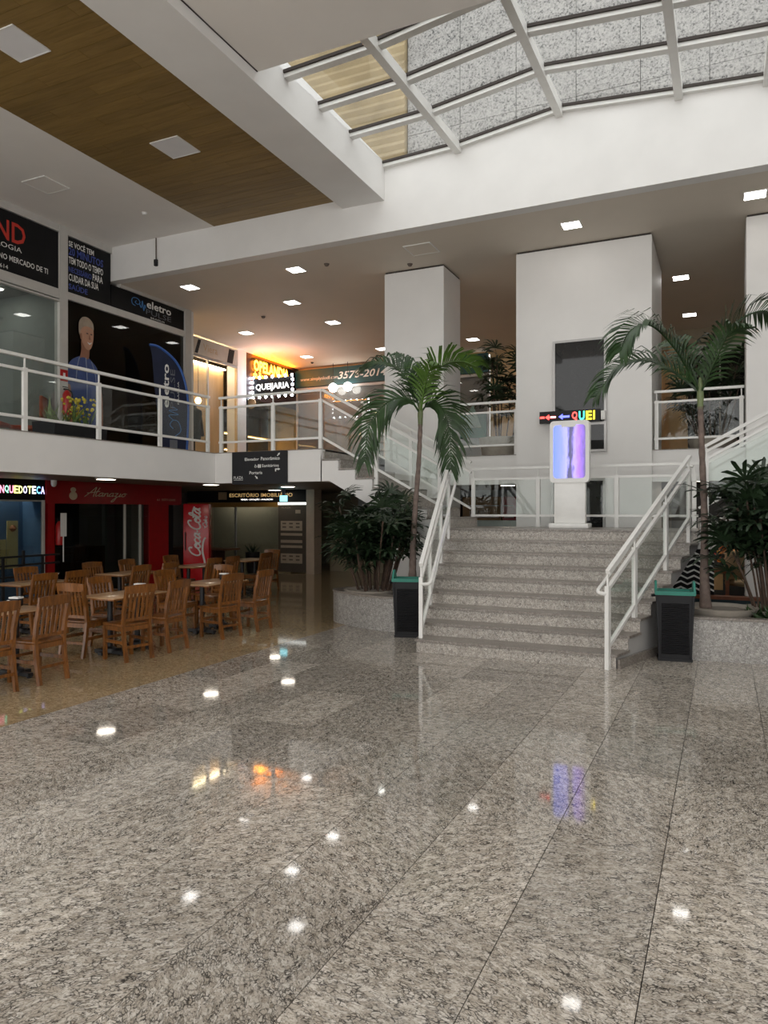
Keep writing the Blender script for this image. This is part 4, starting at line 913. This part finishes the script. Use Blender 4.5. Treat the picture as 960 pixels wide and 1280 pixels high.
MB().box(-10.80, -10.64, YE - .066, YE - .06, 1.66, 1.76).build('plate_mark', pl_, db); txt('PLAZA', (-11.25, YE - .062, 1.80), FY, .3, .04, pl_, db)
struct('pillar_office', MB().box(-10.40, -10.15, YE - .15, YE + .25, 0, 2.32), plain('beige_pillar', (.55, .44, .34), .5), 'slim beige pillar at the end of the office front', 'pillar')
exs = thing('exit_panel', 'small lit cyan exit panel hanging under the mezzanine', 'sign', (-10.65, 16.6, 2.0)); MB().box(-10.80, -10.58, 16.55, 16.58, 1.98, 2.14).build('panel', emit('cyan_panel', (.25, .75, .85), 1.2), exs); MB().box(-10.74, -10.64, 16.56, 16.58, 2.14, 2.32).build('hanger', grey_ink, exs)
pp_ = thing('potted_plant', 'small plant in a tall black pot by the office glass', 'potted plant', (-12.0, 17.0, 0))
MB().lathe([(.14, 0), (.17, .05), (.20, .55), (.205, .58), (.18, .58), (.17, .52)], 16).local('pot', black_p, pp_)
lf = MB().add([(0, 0, 0), (.025, 0, .15), (0, .03, .34), (-.025, 0, .15)], [(0, 1, 2, 3)]).mesh('leaf', fan_m)
for i in range(16):
    o = link('leaf', lf, pp_); o.location = (random.uniform(-.05, .05), random.uniform(-.05, .05), .52); o.rotation_euler = (random.uniform(-.7, .7), random.uniform(-.7, .7), random.uniform(0, 6))
# bar counter in front of the office and corridor pieces behind the planter
bc = thing('bar_counter', 'long dark wooden counter before the office glass', 'counter', (-13.2, 16.2, 0))
MB().bbox(-14.4, -12.05, 15.9, 16.5, .66, .72, .01).build('counter_top', plain('dark_table_wood', (.10, .045, .02), .35, var=.3), bc); MB().box(-14.3, -12.5, 16.0, 16.4, 0, .66).build('counter_body', plain('dark_maroon_body', (.04, .01, .008), .5), bc)
cw2 = thing('corridor_counter', 'grey-brown reception counter in the corridor behind the planter', 'counter', (-9.5, 18.6, 0))
MB().bbox(-10.3, -8.6, 18.4, 19.0, 0, 1.02, .01).build('body', taupe, cw2); MB().bbox(-10.35, -8.55, 18.35, 19.05, 1.02, 1.06, .01).build('counter_top', fr_m, cw2)
struct('wall_corridor', MB().box(-10.2, -4.6, 20.0, 20.1, 0, 2.32), plain('pale_corridor_wall', (.42, .45, .46), .6), 'pale wall at the end of the corridor behind the planter', 'wall')
# shop under the gallery behind the landing
gs = thing('ground_shop_shelves', 'brown and green shelf units in the shop behind the landing', 'shelving', (-4.5, 17, 0))
for x0, x1, mt in ((-7.5, -6.4, 'dark_counter_wood'), (-6.35, -5.3, None), (-5.25, -4.9, 'red_panel'), (-4.85, -3.6, 'g')):
    mm_ = MATS.get(mt) if mt in MATS else (plain('olive_shelf', (.16, .20, .05), .5, var=.3, scale=3) if mt == 'g' else plain('tan_shelf', (.28, .16, .06), .5, var=.3, scale=3))
    MB().box(x0, x1, 18.6, 19.1, 0, 2.1).build('unit', mm_, gs)
    for z in (1.55, 1.85): MB().box(x0 + .05, x1 - .05, 18.55, 18.6, z, z + .03).build('shelf_edge', frame_w, gs)
for x, z in ((-6.1, 1.58), (-5.8, 1.58), (-4.6, 1.58), (-4.2, 1.58), (-4.4, 1.88)): MB().box(x, x + .22, 18.42, 18.56, z, z + .16).build('product_box', pl_, gs)
MB().box(-5.6, -3.6, 16.5, 17.1, 0, 1.50).build('display_case', plain('pale_case', (.38, .46, .47), .3), gs)

# ================================================================== tables and chairs
def make_chair():
    t = thing('dining_chair', 'x', 'chair', (0, 0, 0), 0, 'wooden slat-back chairs of the food court')
    # backrest at -y, sitter faces +y
    seat = MB(); seat.bbox(-.195, .195, -.175, .20, .395, .425, .010); seat.local('seat', chair_w, t)
    MB().box(-.18, .18, .165, .185, .345, .395).box(-.18, .18, -.175, -.155, .345, .395).box(-.185, -.165, -.16, .17, .345, .395).box(.165, .185, -.16, .17, .345, .395).local('apron', chair_w, t)
    for s in (-1, 1):
        MB().bar((s * .175, .175, 0), (s * .175, .175, .395), .036, .036, (0, 1, 0)).local('leg', chair_w, t)
        pts = [(s * .172, -.225, 0), (s * .174, -.185, .22), (s * .175, -.165, .41), (s * .176, -.185, .60), (s * .178, -.235, .80)]
        mb = MB()
        for a, b in zip(pts[:-1], pts[1:]): mb.bar(a, b, .034, .040, (0, 1, 0))
        mb.local('leg', chair_w, t)
        MB().box(s * .175 - .010, s * .175 + .010, -.18, .17, .20, .235).local('stretcher', chair_w, t)
    MB().box(-.17, .17, .165, .183, .235, .265).local('stretcher', chair_w, t); MB().box(-.17, .17, -.20, -.182, .15, .18).local('stretcher', chair_w, t)
    arc = lambda x: -.235 - .022 * (1 - (x / .20) ** 2)
    vs = []; fs = []
    n = 8
    for i in range(n + 1):
        x = -.20 + .40 * i / n; y = arc(x); top = .875 - .012 * (x / .2) ** 2
        vs += [(x, y - .012, .775), (x, y + .012, .775), (x, y + .004, top), (x, y - .020, top)]
        if i < n:
            a = i * 4
            for k in range(4): fs.append((a + k, a + (k + 1) % 4, a + 4 + (k + 1) % 4, a + 4 + k))
    fs += [(3, 2, 1, 0), (n * 4, n * 4 + 1, n * 4 + 2, n * 4 + 3)]
    MB().add(vs, fs, True).local('top_rail', chair_w, t)
    MB().box(-.165, .165, -.186, -.166, .455, .49).local('lower_rail', chair_w, t)
    sl = MB().add([(-.014, -.006, 0), (.014, -.006, 0), (.014, .006, 0), (-.014, .006, 0), (-.016, -.060, .30), (.016, -.060, .30), (.016, -.048, .30), (-.016, -.048, .30)],
                  [(3, 2, 1, 0), (4, 5, 6, 7), (0, 1, 5, 4), (1, 2, 6, 5), (2, 3, 7, 6), (3, 0, 4, 7)]).mesh('slat', chair_w)
    for i in range(5):
        o = link('slat', sl, t); o.location = (-.112 + .056 * i, -.176, .485)
    return t
def make_table():
    t = thing('dining_table', 'x', 'table', (0, 0, 0), 0, 'food court tables')
    MB().bbox(-.30, .30, -.46, .46, .672, .70, .006).local('table_top', table_w, t)
    MB().box(-.302, .302, -.462, .462, .674, .690).local('edge_band', chair_w, t)
    for y in (-.225, .225):
        p = MB().tube([(0, y, .06), (0, y, .672)], .034, 12).local('pedestal', black_m, t)
        MB().bar((-.22, 0, .032), (.22, 0, .032), .06, .035).bar((0, -.16, .032), (0, .16, .032), .06, .035).lathe([(.09, .03), (.08, .075), (.035, .10)], 12).local('foot', black_m, t, (0, y, 0))
        for x in (-.20, .20): MB().lathe([(.028, 0), (.028, .016)], 8, (x, y, 0)).local('glide', black_m, t)
    return t
tables = [(-6.66, 5.02, 'food court table cut by the left edge of the picture', 'table at the left edge'), (-6.66, 6.75, 'front row food court table in the middle of its row', 'middle front table'),
          (-6.66, 8.45, 'front row food court table nearest the planter', 'front table nearest the planter'), (-8.95, 7.35, 'back row food court table before the blue play room', 'table before the blue play room'),
          (-8.90, 9.15, 'back row food court table before the red restaurant', 'table before the red restaurant'), (-9.0, 10.95, 'dark shaded table near the red drinks fridge', 'table near the red fridge'),
          (-9.1, 12.75, 'far table beside the office counter', 'far table beside the office counter')]
t0 = make_table(); first = True
for x, y, lb, _ in tables:
    t = t0 if first else copy_tree(t0); first = False
    t.location = (x, y, 0); t['label'] = lb
chairs = [  # x, y, facing (0 = +Y, 90 = -X, -90 = +X, 180 = -Y), label
    (-6.30, 4.62, 88, 'chair at the left edge of the picture, back post only in view'), (-6.30, 5.21, 92, 'nearest whole wooden chair, on the hall side of the left table'),
    (-7.04, 5.25, -90, 'wooden chair behind the left edge table'),
    (-6.92, 6.40, 4, 'wooden chair at the near end of the middle front table, slats facing the hall'), (-6.29, 6.43, 80, 'wooden chair side-on before the middle front table, left of two'),
    (-6.29, 7.04, 93, 'wooden chair before the middle front table, right of two'), (-7.06, 6.98, -88, 'wooden chair on the wall side of the middle front table'),
    (-6.25, 8.10, 82, 'wooden chair before the table nearest the planter, left of two'), (-6.22, 8.79, 91, 'wooden chair nearest the planter'),
    (-7.05, 8.15, -93, 'wooden chair on the wall side of the table nearest the planter'), (-7.15, 9.10, 176, 'wooden chair with a shiny top rail at the far end of the planter table'),
    (-8.58, 7.02, 90, 'wooden chair on the hall side of the play room table, left of two'), (-8.58, 7.58, 88, 'wooden chair on the hall side of the play room table, right of two'),
    (-9.33, 7.70, -92, 'wooden chair silhouetted against the blue play room'),
    (-8.53, 8.78, 90, 'wooden chair with light through its slats before the red restaurant table'), (-8.53, 9.42, 94, 'wooden chair right of the slatted one at the red restaurant table'),
    (-9.27, 8.93, -90, 'wooden chair against the dark restaurant glass, left'), (-9.27, 9.72, -86, 'wooden chair against the dark restaurant glass, right'),
    (-8.62, 10.70, 90, 'dark chair on the hall side of the fridge table, left of two'), (-8.62, 11.25, 90, 'dark chair on the hall side of the fridge table, right of two'),
    (-9.38, 10.95, -90, 'dark chair on the wall side of the fridge table'), (-8.72, 12.5, 90, 'far chair on the hall side of the office counter table'), (-9.1, 13.4, 180, 'far chair at the end of the office counter table')]
c0 = make_chair(); first = True
for x, y, a, lb in chairs:
    c = c0 if first else copy_tree(c0); first = False
    c.location = (x, y, 0); c.rotation_euler = (0, 0, math.radians(a)); c['label'] = lb if lb.startswith('wood') or 'chair' in lb[:12] else lb
def napkin(x, y, lb):
    t = thing('napkin_holder', lb, 'napkin holder', (x, y, .70), .2, 'napkin holders on the tables')
    MB().bbox(-.055, .055, -.04, .04, 0, .075, .006).local('holder', black_p, t); MB().bbox(-.06, .06, -.045, .045, .077, .095, .004).local('napkins', white_ink, t)
for x, y, lb in [(-6.85, 5.40, 'napkin holder beside a salt shaker on the left edge table'), (-6.72, 7.08, 'napkin holder on the middle front table'), (-6.72, 8.80, 'napkin holder on the table nearest the planter'),
                 (-9.0, 7.72, 'napkin holder on the play room table'), (-8.98, 9.50, 'napkin holder on the red restaurant table')]: napkin(x, y, lb)
ss = thing('salt_shaker', 'small glass shaker beside the napkins on the left edge table', 'shaker', (-6.74, 5.22, .70)); MB().lathe([(.018, 0), (.02, .05), (.016, .06)], 10).local('body', fr_m, ss); MB().lathe([(.018, .06), (.017, .08), (.005, .085)], 10).local('cap', steel_w, ss)
# black metal rack at the play room glass
bs_ = thing('metal_rack', 'black metal rack with crossbars before the play room glass', 'rack', (-11.2, 9.2, 0))
for y in (8.55, 8.95, 9.35): MB().box(-11.22, -11.18, y, y + .04, 0, 1.02 if y == 8.95 else .92).build('upright', black_m, bs_)
for z in (.55, .75, .90): MB().box(-11.21, -11.19, 8.4, 9.75, z, z + .035).build('crossbar', black_m, bs_)
MB().box(-11.35, -11.05, 8.5, 9.45, 0, .03).build('base', black_m, bs_)

# ================================================================== bins
def bin_(x, y, rz, lb):
    t = thing('litter_bin', lb, 'bin', (x, y, 0), rz, 'black bins with teal rims')
    w0, w1, d0, d1_ = .175, .205, .14, .17
    vs = [(-w0, -d0, .02), (w0, -d0, .02), (w0, d0, .02), (-w0, d0, .02), (-w1, -d1_, .76), (w1, -d1_, .76), (w1, d1_, .76), (-w1, d1_, .76)]
    MB().add(vs, [(3, 2, 1, 0), (0, 1, 5, 4), (1, 2, 6, 5), (2, 3, 7, 6), (3, 0, 4, 7)]).local('body', black_p, t)
    MB().box(-w0 - .01, w0 + .01, -d0 - .01, d0 + .01, 0, .03).local('base', black_p, t)
    lv = MB().box(-.145, .145, -.006, .006, -.007, .007).mesh('rib', black_p)
    for i in range(26):
        z = .09 + i * .0225; f = (z - .02) / .74; dd = d0 + (d1_ - d0) * f
        for s in (-1, 1):
            o = link('rib', lv, t); o.location = (0, s * (dd + .004), z); o.rotation_euler = (.5 * -s, 0, 0)
    for s in (-1, 1):
        MB().bar((s * (w0 - .01), -d0 - .006, .04), (s * (w1 - .012), -d1_ - .006, .75), .022, .022).local('corner_rail', black_p, t)
    MB().box(-w1 - .012, w1 + .012, -d1_ - .012, -d1_ + .03, .755, .80).box(-w1 - .012, w1 + .012, d1_ - .03, d1_ + .012, .755, .80).box(-w1 - .012, -w1 + .03, -d1_ + .03, d1_ - .03, .755, .80).box(w1 - .03, w1 + .012, -d1_ + .03, d1_ - .03, .755, .80).local('rim', teal_p, t)
    for s in (-1, 1):
        MB().prism([(-d1_ + .02, .80), (d1_ - .02, .80), (.05, .905), (-.05, .905)], 'x', s * w1 - .012, s * w1 + .012).local('rim_ear', teal_p, t)
    MB().bbox(-w1 + .03, w1 - .03, -d1_ + .03, d1_ - .03, .68, .757, .01).local('liner', plain('bin_liner', (.01, .01, .012), .25), t)
    MB().tube([(-w1 - .01, -d1_ + .05, .745), (-w1 - .045, -d1_ + .03, .745)], .016, 8).local('hinge_pin', black_p, t)
bin_(-3.92, 9.22, math.radians(16), 'black ribbed bin with teal rim left of the stairs')
bin_(-.52, 9.06, math.radians(6), 'black ribbed bin with teal rim right of the stairs')

# ================================================================== planters
pl1 = thing('granite_planter', 'curved granite planter left of the stairs', 'planter', (-4.6, 10, 0))
def curved(pts, h, t=.10, nm='wall_panel', par=None):
    P = smooth([(x, y, 0) for x, y in pts], 4)
    nrm = []
    for i, p in enumerate(P):
        d = (P[min(i + 1, len(P) - 1)] - P[max(i - 1, 0)]).normalized(); nrm.append(Vector((-d.y, d.x, 0)))
    return P, nrm
base = [(-5.05, 10.60), (-5.45, 10.42), (-5.58, 10.15), (-5.45, 9.90), (-5.05, 9.66), (-4.66, 9.48), (-4.30, 9.42), (-3.95, 9.48)]
P, N = curved(base, .5)
vs = []; fs = []
for p, n in zip(P, N):
    q = p + n * .10
    vs += [(p.x, p.y, 0), (p.x, p.y, .465), (q.x, q.y, .465), (q.x, q.y, 0)]
for i in range(len(P) - 1):
    a = i * 4
    for k in range(4): fs.append((a + k, a + (k + 1) % 4, a + 4 + (k + 1) % 4, a + 4 + k))
fs += [(3, 2, 1, 0), tuple(len(vs) - 4 + k for k in range(4))]
MB().add(vs, fs, True).build('wall', plant_g, pl1)
vs = []
for p, n in zip(P, N):
    q = p + n * .32; r = p - n * .012
    vs += [(r.x, r.y, .465), (r.x, r.y, .495), (q.x, q.y, .495), (q.x, q.y, .465)]
MB().add(vs, fs, True).build('coping', tread_g, pl1)
MB().prism([(p.x + n.x * .1, p.y + n.y * .1) for p, n in zip(P, N)] + [(-3.95, 10.6)], 'z', .30, .42).build('soil', soil_m, pl1)
pl2 = thing('granite_planter', 'straight granite planter right of the stairs', 'planter', (.6, 9.6, 0))
MB().prism([(-.36, 9.08), (3.5, 9.45), (3.5, 9.55), (-.36, 9.18)], 'z', 0, .47).build('wall', plant_g, pl2); MB().prism([(-.36, 9.18), (-.26, 9.18), (-.26, 10.5), (-.36, 10.5)], 'z', 0, .47).build('wall', plant_g, pl2)
MB().prism([(-.38, 9.06), (3.5, 9.43), (3.5, 9.58), (-.38, 9.21)], 'z', .47, .50).build('coping', tread_g, pl2)
MB().prism([(-.26, 9.2), (3.5, 9.56), (3.5, 10.5), (-.26, 10.5)], 'z', .25, .40).build('soil', soil_m, pl2)
MB().prism([(-.36, 10.5), (3.5, 10.5), (3.5, 10.58), (-.36, 10.58)], 'z', 0, .44).build('wall', plant_g, pl2)

# ================================================================== plants
UP = Vector((0, 0, 1))
RT = Vector((math.cos(math.radians(25)), math.sin(math.radians(25)), 0)); DP = Vector((-math.sin(math.radians(25)), math.cos(math.radians(25)), 0))
def frond(pts, L, n, mat, par, lift=.2, twist=.5, wd=.017):
    """a feather leaf: curved midrib with two rows of tapering, drooping leaflets"""
    path = smooth([RT * p[0] + UP * p[1] + DP * p[2] for p in pts], 10); mb = MB(); m = len(path)
    mb.tube(path, [.013 * (1 - .8 * i / m) + .003 for i in range(m)], 5)
    for i in range(n):
        f = .14 + .86 * i / (n - 1); q = f * (m - 1); k = min(int(q), m - 2); fr_ = q - k
        p = path[k].lerp(path[k + 1], fr_); t = (path[k + 1] - path[k]).normalized()
        side = t.cross(UP)
        if side.length < .25: side = DP.copy()
        side.normalize(); nr = side.cross(t).normalized(); side, nr = side * math.cos(twist) + nr * math.sin(twist), nr * math.cos(twist) - side * math.sin(twist)
        ln = L * (math.sin(PI * min(1, .18 + f * .74)) ** .6) * random.uniform(.9, 1.08)
        for s in (-1, 1):
            d = (side * s * .80 + t * (.75 + .2 * f) + nr * lift + Vector((random.uniform(-.12, .12), random.uniform(-.12, .12), random.uniform(-.1, .1)))).normalized()
            wv = d.cross(nr).normalized() * wd
            a = p; b = p + d * ln * .35; dr = .30 + .5 * f; c = b + (d - UP * dr).normalized() * ln * .35; e = c + (d - UP * (dr + .5)).normalized() * ln * .34
            mb.add([a - wv * .5, a + wv * .5, b + wv, b - wv, c + wv * .75, c - wv * .75, e], [(0, 1, 2, 3), (3, 2, 4, 5), (5, 4, 6)])
    return mb.local('frond', mat, par)
def palm(name, label, loc, trunk, fronds):
    t = thing(name, label, 'palm', loc)
    tk = smooth([RT * a + UP * z for a, z in trunk], 8); m = len(tk)
    rr = [.040 * (1 - i / m) ** 4 + .042 + .004 * math.sin(i * 2.4) - .010 * i / m for i in range(m)]
    MB().tube(tk, rr, 12).local('trunk', trunk_m, t)
    top = tk[-1]
    MB().tube([top - UP * .02, top + UP * .16, top + UP * .36], [.034, .042, .018], 10).local('crownshaft', shaft_m, t)
    for pts, L, n, mt, lf_ in fronds: frond([(top.dot(RT) + a, top.z + .16 + z, d) for a, z, d in pts], L, n, mt, t, lf_, .95 if lf_ < .2 else .55)
    return t
palm('palm_tree', 'slender palm left of the stairs with four arching fronds', (-4.17, 10.02, .42), [(-.03, 0), (-.03, .5), (.0, 1.2), (.06, 2.0), (.085, 2.58)],
     [([(0, 0, 0), (-.10, .36, .05), (-.30, .66, .12), (-.60, .78, .2), (-.86, .70, .25)], .50, 38, leaf_m, .55), ([(0, 0, 0), (.08, .38, -.05), (.30, .68, -.12), (.58, .74, -.2), (.80, .66, -.22)], .50, 38, leaf_l, .60),
      ([(0, 0, 0), (-.18, .20, -.1), (-.45, .16, -.22), (-.74, -.18, -.3), (-.82, -.72, -.32)], .60, 46, leaf_m, .05), ([(0, 0, 0), (.14, .17, .08), (.34, .08, .15), (.46, -.30, .2), (.47, -.80, .2)], .58, 46, leaf_m, .05),
      ([(0, 0, 0), (-.02, .4, .15), (-.14, .72, .3), (-.34, .96, .42)], .36, 22, leaf_m, .4), ([(0, 0, 0), (.05, .35, -.2), (.12, .58, -.5), (.2, .55, -.85)], .34, 20, leaf_l, .3)])
palm('palm_tree', 'slender palm right of the stairs with long spreading fronds', (-.20, 9.72, .42), [(.0, 0), (-.02, .5), (-.02, 1.2), (-.05, 2.0), (-.07, 2.56)],
     [([(0, 0, 0), (-.30, .50, -.05), (-.64, .80, -.12), (-.92, .72, -.2), (-1.06, .46, -.25)], .52, 46, leaf_m, .45), ([(0, 0, 0), (-.22, .24, .1), (-.55, .44, .2), (-.90, .38, .3), (-1.18, .02, .32)], .50, 46, leaf_m, .40),
      ([(0, 0, 0), (.20, .50, .05), (.48, .88, .1), (.86, 1.06, .18), (1.22, .90, .22)], .52, 46, leaf_m, .50), ([(0, 0, 0), (.06, .34, -.25), (.12, .62, -.5), (.18, .60, -.85)], .34, 20, leaf_m, .3),
      ([(0, 0, 0), (-.04, .40, .2), (-.12, .72, .45), (-.2, .78, .8)], .34, 20, leaf_m, .3)])
# fan palms: canes carrying rayed leaves, four leaf shapes shared by all
def fan_mesh(seed, rays, L, spread, wd=.019):
    r = random.Random(seed); mb = MB()
    mb.tube([(0, 0, 0), (.10, 0, .07), (.20, 0, .10)], .004, 4)
    o = Vector((.20, 0, .10))
    for i in range(rays):
        a = -spread / 2 + spread * i / (rays - 1) + r.uniform(-.05, .05); ln = L * r.uniform(.85, 1.1) * (1 - .18 * abs(a) / (spread / 2))
        d = Vector((math.cos(a), math.sin(a), .30)).normalized(); wv = Vector((-math.sin(a), math.cos(a), 0)) * wd
        b = o + d * ln * .4; c = b + (d - UP * .35).normalized() * ln * .35; e = c + (d - UP * .9).normalized() * ln * .28
        mb.add([o - wv * .3, o + wv * .3, b + wv, b - wv, c + wv, c - wv, e + wv * .35, e - wv * .35], [(0, 1, 2, 3), (3, 2, 4, 5), (5, 4, 6, 7)])
    return mb.mesh('fan_leaf', fan_m)
FANS = [fan_mesh(i, 8 + i % 3, .33 + .03 * (i % 2), 3.6 + .3 * (i % 3), .022) for i in range(4)]
def fanpalm(name, label, loc, ncane, hmin, hmax, rad, per, pot, seed, spread=.25, sc=1.0, box=None):
    r = random.Random(seed); t = thing(name, label, 'palm', loc)
    if pot: MB().lathe(pot, 28).local('pot', bowl_m, t); z0 = pot[-1][1] - .03; MB().lathe([(pot[-1][0] - .01, z0 - .02), (.01, z0)], 20).local('soil', soil_m, t)
    else: z0 = 0
    for i in range(ncane):
        a = r.uniform(0, 6.28); q = rad * math.sqrt(r.random()); h = r.uniform(hmin, hmax)
        b0 = Vector((q * math.cos(a), q * math.sin(a), z0)); lean = spread * q / max(rad, .01)
        tp_ = b0 + Vector((math.cos(a) * lean, math.sin(a) * lean, h))
        mid = b0.lerp(tp_, .5) + Vector((r.uniform(-.03, .03), r.uniform(-.03, .03), .0))
        cane = smooth([b0, mid, tp_], 4)
        MB().tube(cane, .013, 6).local('cane', stem_m, t)
        for k in range(per):
            f = 1 - .48 * (k / max(1, per - 1)) ** 1.1 * r.uniform(.7, 1.1)
            p = b0.lerp(tp_, f)
            o = link('fan_leaf', FANS[r.randrange(4)], t); o.location = p; o.rotation_euler = (r.uniform(-.25, .25), r.uniform(-.75, .30) if k else r.uniform(-1.1, -.5), r.uniform(0, 6.28)); s = sc * r.uniform(.8, 1.15); o.scale = (s, s, s)
    return t
bowl = [(.22, 0), (.36, .05), (.43, .16), (.45, .19), (.41, .19), (.38, .13)]
fanpalm('fan_palm', 'dense dark fan palm clump in the curved granite planter', (-4.88, 10.10, .42), 30, .55, 1.36, .28, 8, [(.36, 0), (.44, .06), (.46, .10), (.42, .10), (.40, .08)], 3, .34)
fanpalm('fan_palm', 'dense dark fan palm clump at the right edge planter', (.56, 9.95, .40), 26, .60, 1.45, .28, 8, [(.30, 0), (.40, .08), (.44, .14), (.41, .14), (.38, .1)], 5, .40, 1.2)
fanpalm('fan_palm', 'tall fan palm in a bowl between the grey column and lift shaft', (-4.05, 14.25, Zm), 12, .7, 1.75, .22, 5, [(.24, 0), (.38, .05), (.43, .3), (.44, .42), (.40, .42), (.38, .36)], 8, .22)
fanpalm('fan_palm', 'dark fan palm in a bowl behind the upper right railing', (-.20, 14.6, Zm), 15, .6, 1.7, .22, 5, [(.24, 0), (.34, .05), (.40, .2), (.42, .26), (.38, .26), (.36, .2)], 11, .38)
bw = thing('planter_bowl', 'shallow clay bowl around the right palm trunk', 'bowl', (-.05, 9.62, .38)); MB().lathe([(.20, .0), (.34, .06), (.41, .16), (.43, .19), (.39, .19), (.36, .15)], 28).local('bowl', bowl_m, bw)
fr2 = thing('fern', 'low leafy fern at the foot of the right planter', 'plant', (.38, 9.50, .40))
lf2 = MB().add([(0, 0, 0), (.02, 0, .12), (0, .05, .26), (-.02, 0, .12)], [(0, 1, 2, 3)]).mesh('leaf', leaf_m)
for i in range(44):
    o = link('leaf', lf2, fr2); o.location = (random.uniform(-.14, .14), random.uniform(-.1, .1), 0); o.rotation_euler = (random.uniform(-.9, .9), random.uniform(-.9, .9), random.uniform(0, 6))

# ================================================================== shop seen below the right flight
wt = thing('flower_table', 'small brown table with box shelf under the right flight', 'table', (-.3, 14.6, 0))
br_w = plain('brown_table_wood', (.22, .07, .03), .4, var=.3)
MB().bbox(-.75, .12, 14.2, 14.9, .62, .67, .008).build('table_top', br_w, wt)
for x, y in ((-.68, 14.28), (.05, 14.28), (-.68, 14.82), (.05, 14.82)): MB().box(x - .03, x + .03, y - .03, y + .03, 0, .62).build('leg', br_w, wt)
MB().box(-.30, -.02, 14.22, 14.7, .32, .60).build('box_shelf', plain('light_box', (.55, .33, .14), .5), wt)
fw = thing('flower_arrangement', 'orange and yellow flower arrangement on the brown table', 'flowers', (-.32, 14.5, .67))
MB().lathe([(.05, 0), (.09, .08), (.06, .16), (.07, .18)], 12).local('vase', white_ink, fw)
pet = [MB().lathe([(.005, -.03), (.04, 0), (.005, .05)], 6).mesh('blossom', plain(n_, c_, .6, var=.3)) for n_, c_ in (('orange_petal', (.70, .22, .03)), ('yellow_petal', (.62, .40, .06)), ('red_petal', (.45, .04, .02)))]
for i in range(60):
    o = link('blossom', pet[i % 3], fw); a = random.uniform(0, 6.28); q = random.uniform(0, .34); o.location = (q * math.cos(a), q * math.sin(a), .16 + random.uniform(0, .42) * (1 - q)); o.rotation_euler = (random.uniform(-1, 1), random.uniform(-1, 1), 0)
hf = thing('hanging_flowers', 'peach dried flower cluster hanging under the right flight', 'flowers', (.10, 15.3, 1.25))
MB().tube([(0, 0, .05), (0, 0, 1.07)], .006, 6).local('cord', black_m, hf)
pe = MB().lathe([(.005, -.05), (.045, 0), (.005, .06)], 6).mesh('blossom', plain('peach_petal', (.75, .38, .18), .6, var=.3))
for i in range(60):
    o = link('blossom', pe, hf); o.location = (random.uniform(-.16, .16), random.uniform(-.14, .14), random.uniform(-.30, .12)); o.rotation_euler = (random.uniform(-1, 1), random.uniform(-1, 1), 0)
lc = thing('lounge_chair', 'beige upholstered chair beside the flower table', 'chair', (.34, 14.75, 0), .8)
beige = plain('beige_fabric', (.42, .30, .18), .8, var=.12)
MB().bbox(-.25, .25, -.25, .25, .36, .46, .04).local('seat', beige, lc); MB().bbox(-.25, .25, .18, .27, .44, .98, .04).local('backrest', beige, lc)
for x in (-.2, .2):
    for y in (-.2, .2): MB().tube([(x, y, 0), (x, y, .37)], .016, 6).local('leg', black_m, lc)
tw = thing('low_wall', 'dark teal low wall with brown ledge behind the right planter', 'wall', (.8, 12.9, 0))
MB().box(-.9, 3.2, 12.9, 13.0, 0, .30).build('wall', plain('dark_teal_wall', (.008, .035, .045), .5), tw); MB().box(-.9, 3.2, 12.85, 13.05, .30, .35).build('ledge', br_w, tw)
cvb = thing('chevron_panel', 'black and white chevron panel under the stair landing', 'panel', (-.55, 12.95, .35))
MB().box(-.95, -.15, 13.02, 13.08, .35, 1.1).build('panel', black_sign, cvb)
for j in range(7):
    z = .40 + j * .095
    pts_ = [(-.95 + .1 * i, z + (.05 if i % 2 else 0)) for i in range(9)]
    MB().prism(pts_ + [(x, zz + .03) for x, zz in reversed(pts_)], 'y', 13.012, 13.02).build('stripe', white_ink, cvb)
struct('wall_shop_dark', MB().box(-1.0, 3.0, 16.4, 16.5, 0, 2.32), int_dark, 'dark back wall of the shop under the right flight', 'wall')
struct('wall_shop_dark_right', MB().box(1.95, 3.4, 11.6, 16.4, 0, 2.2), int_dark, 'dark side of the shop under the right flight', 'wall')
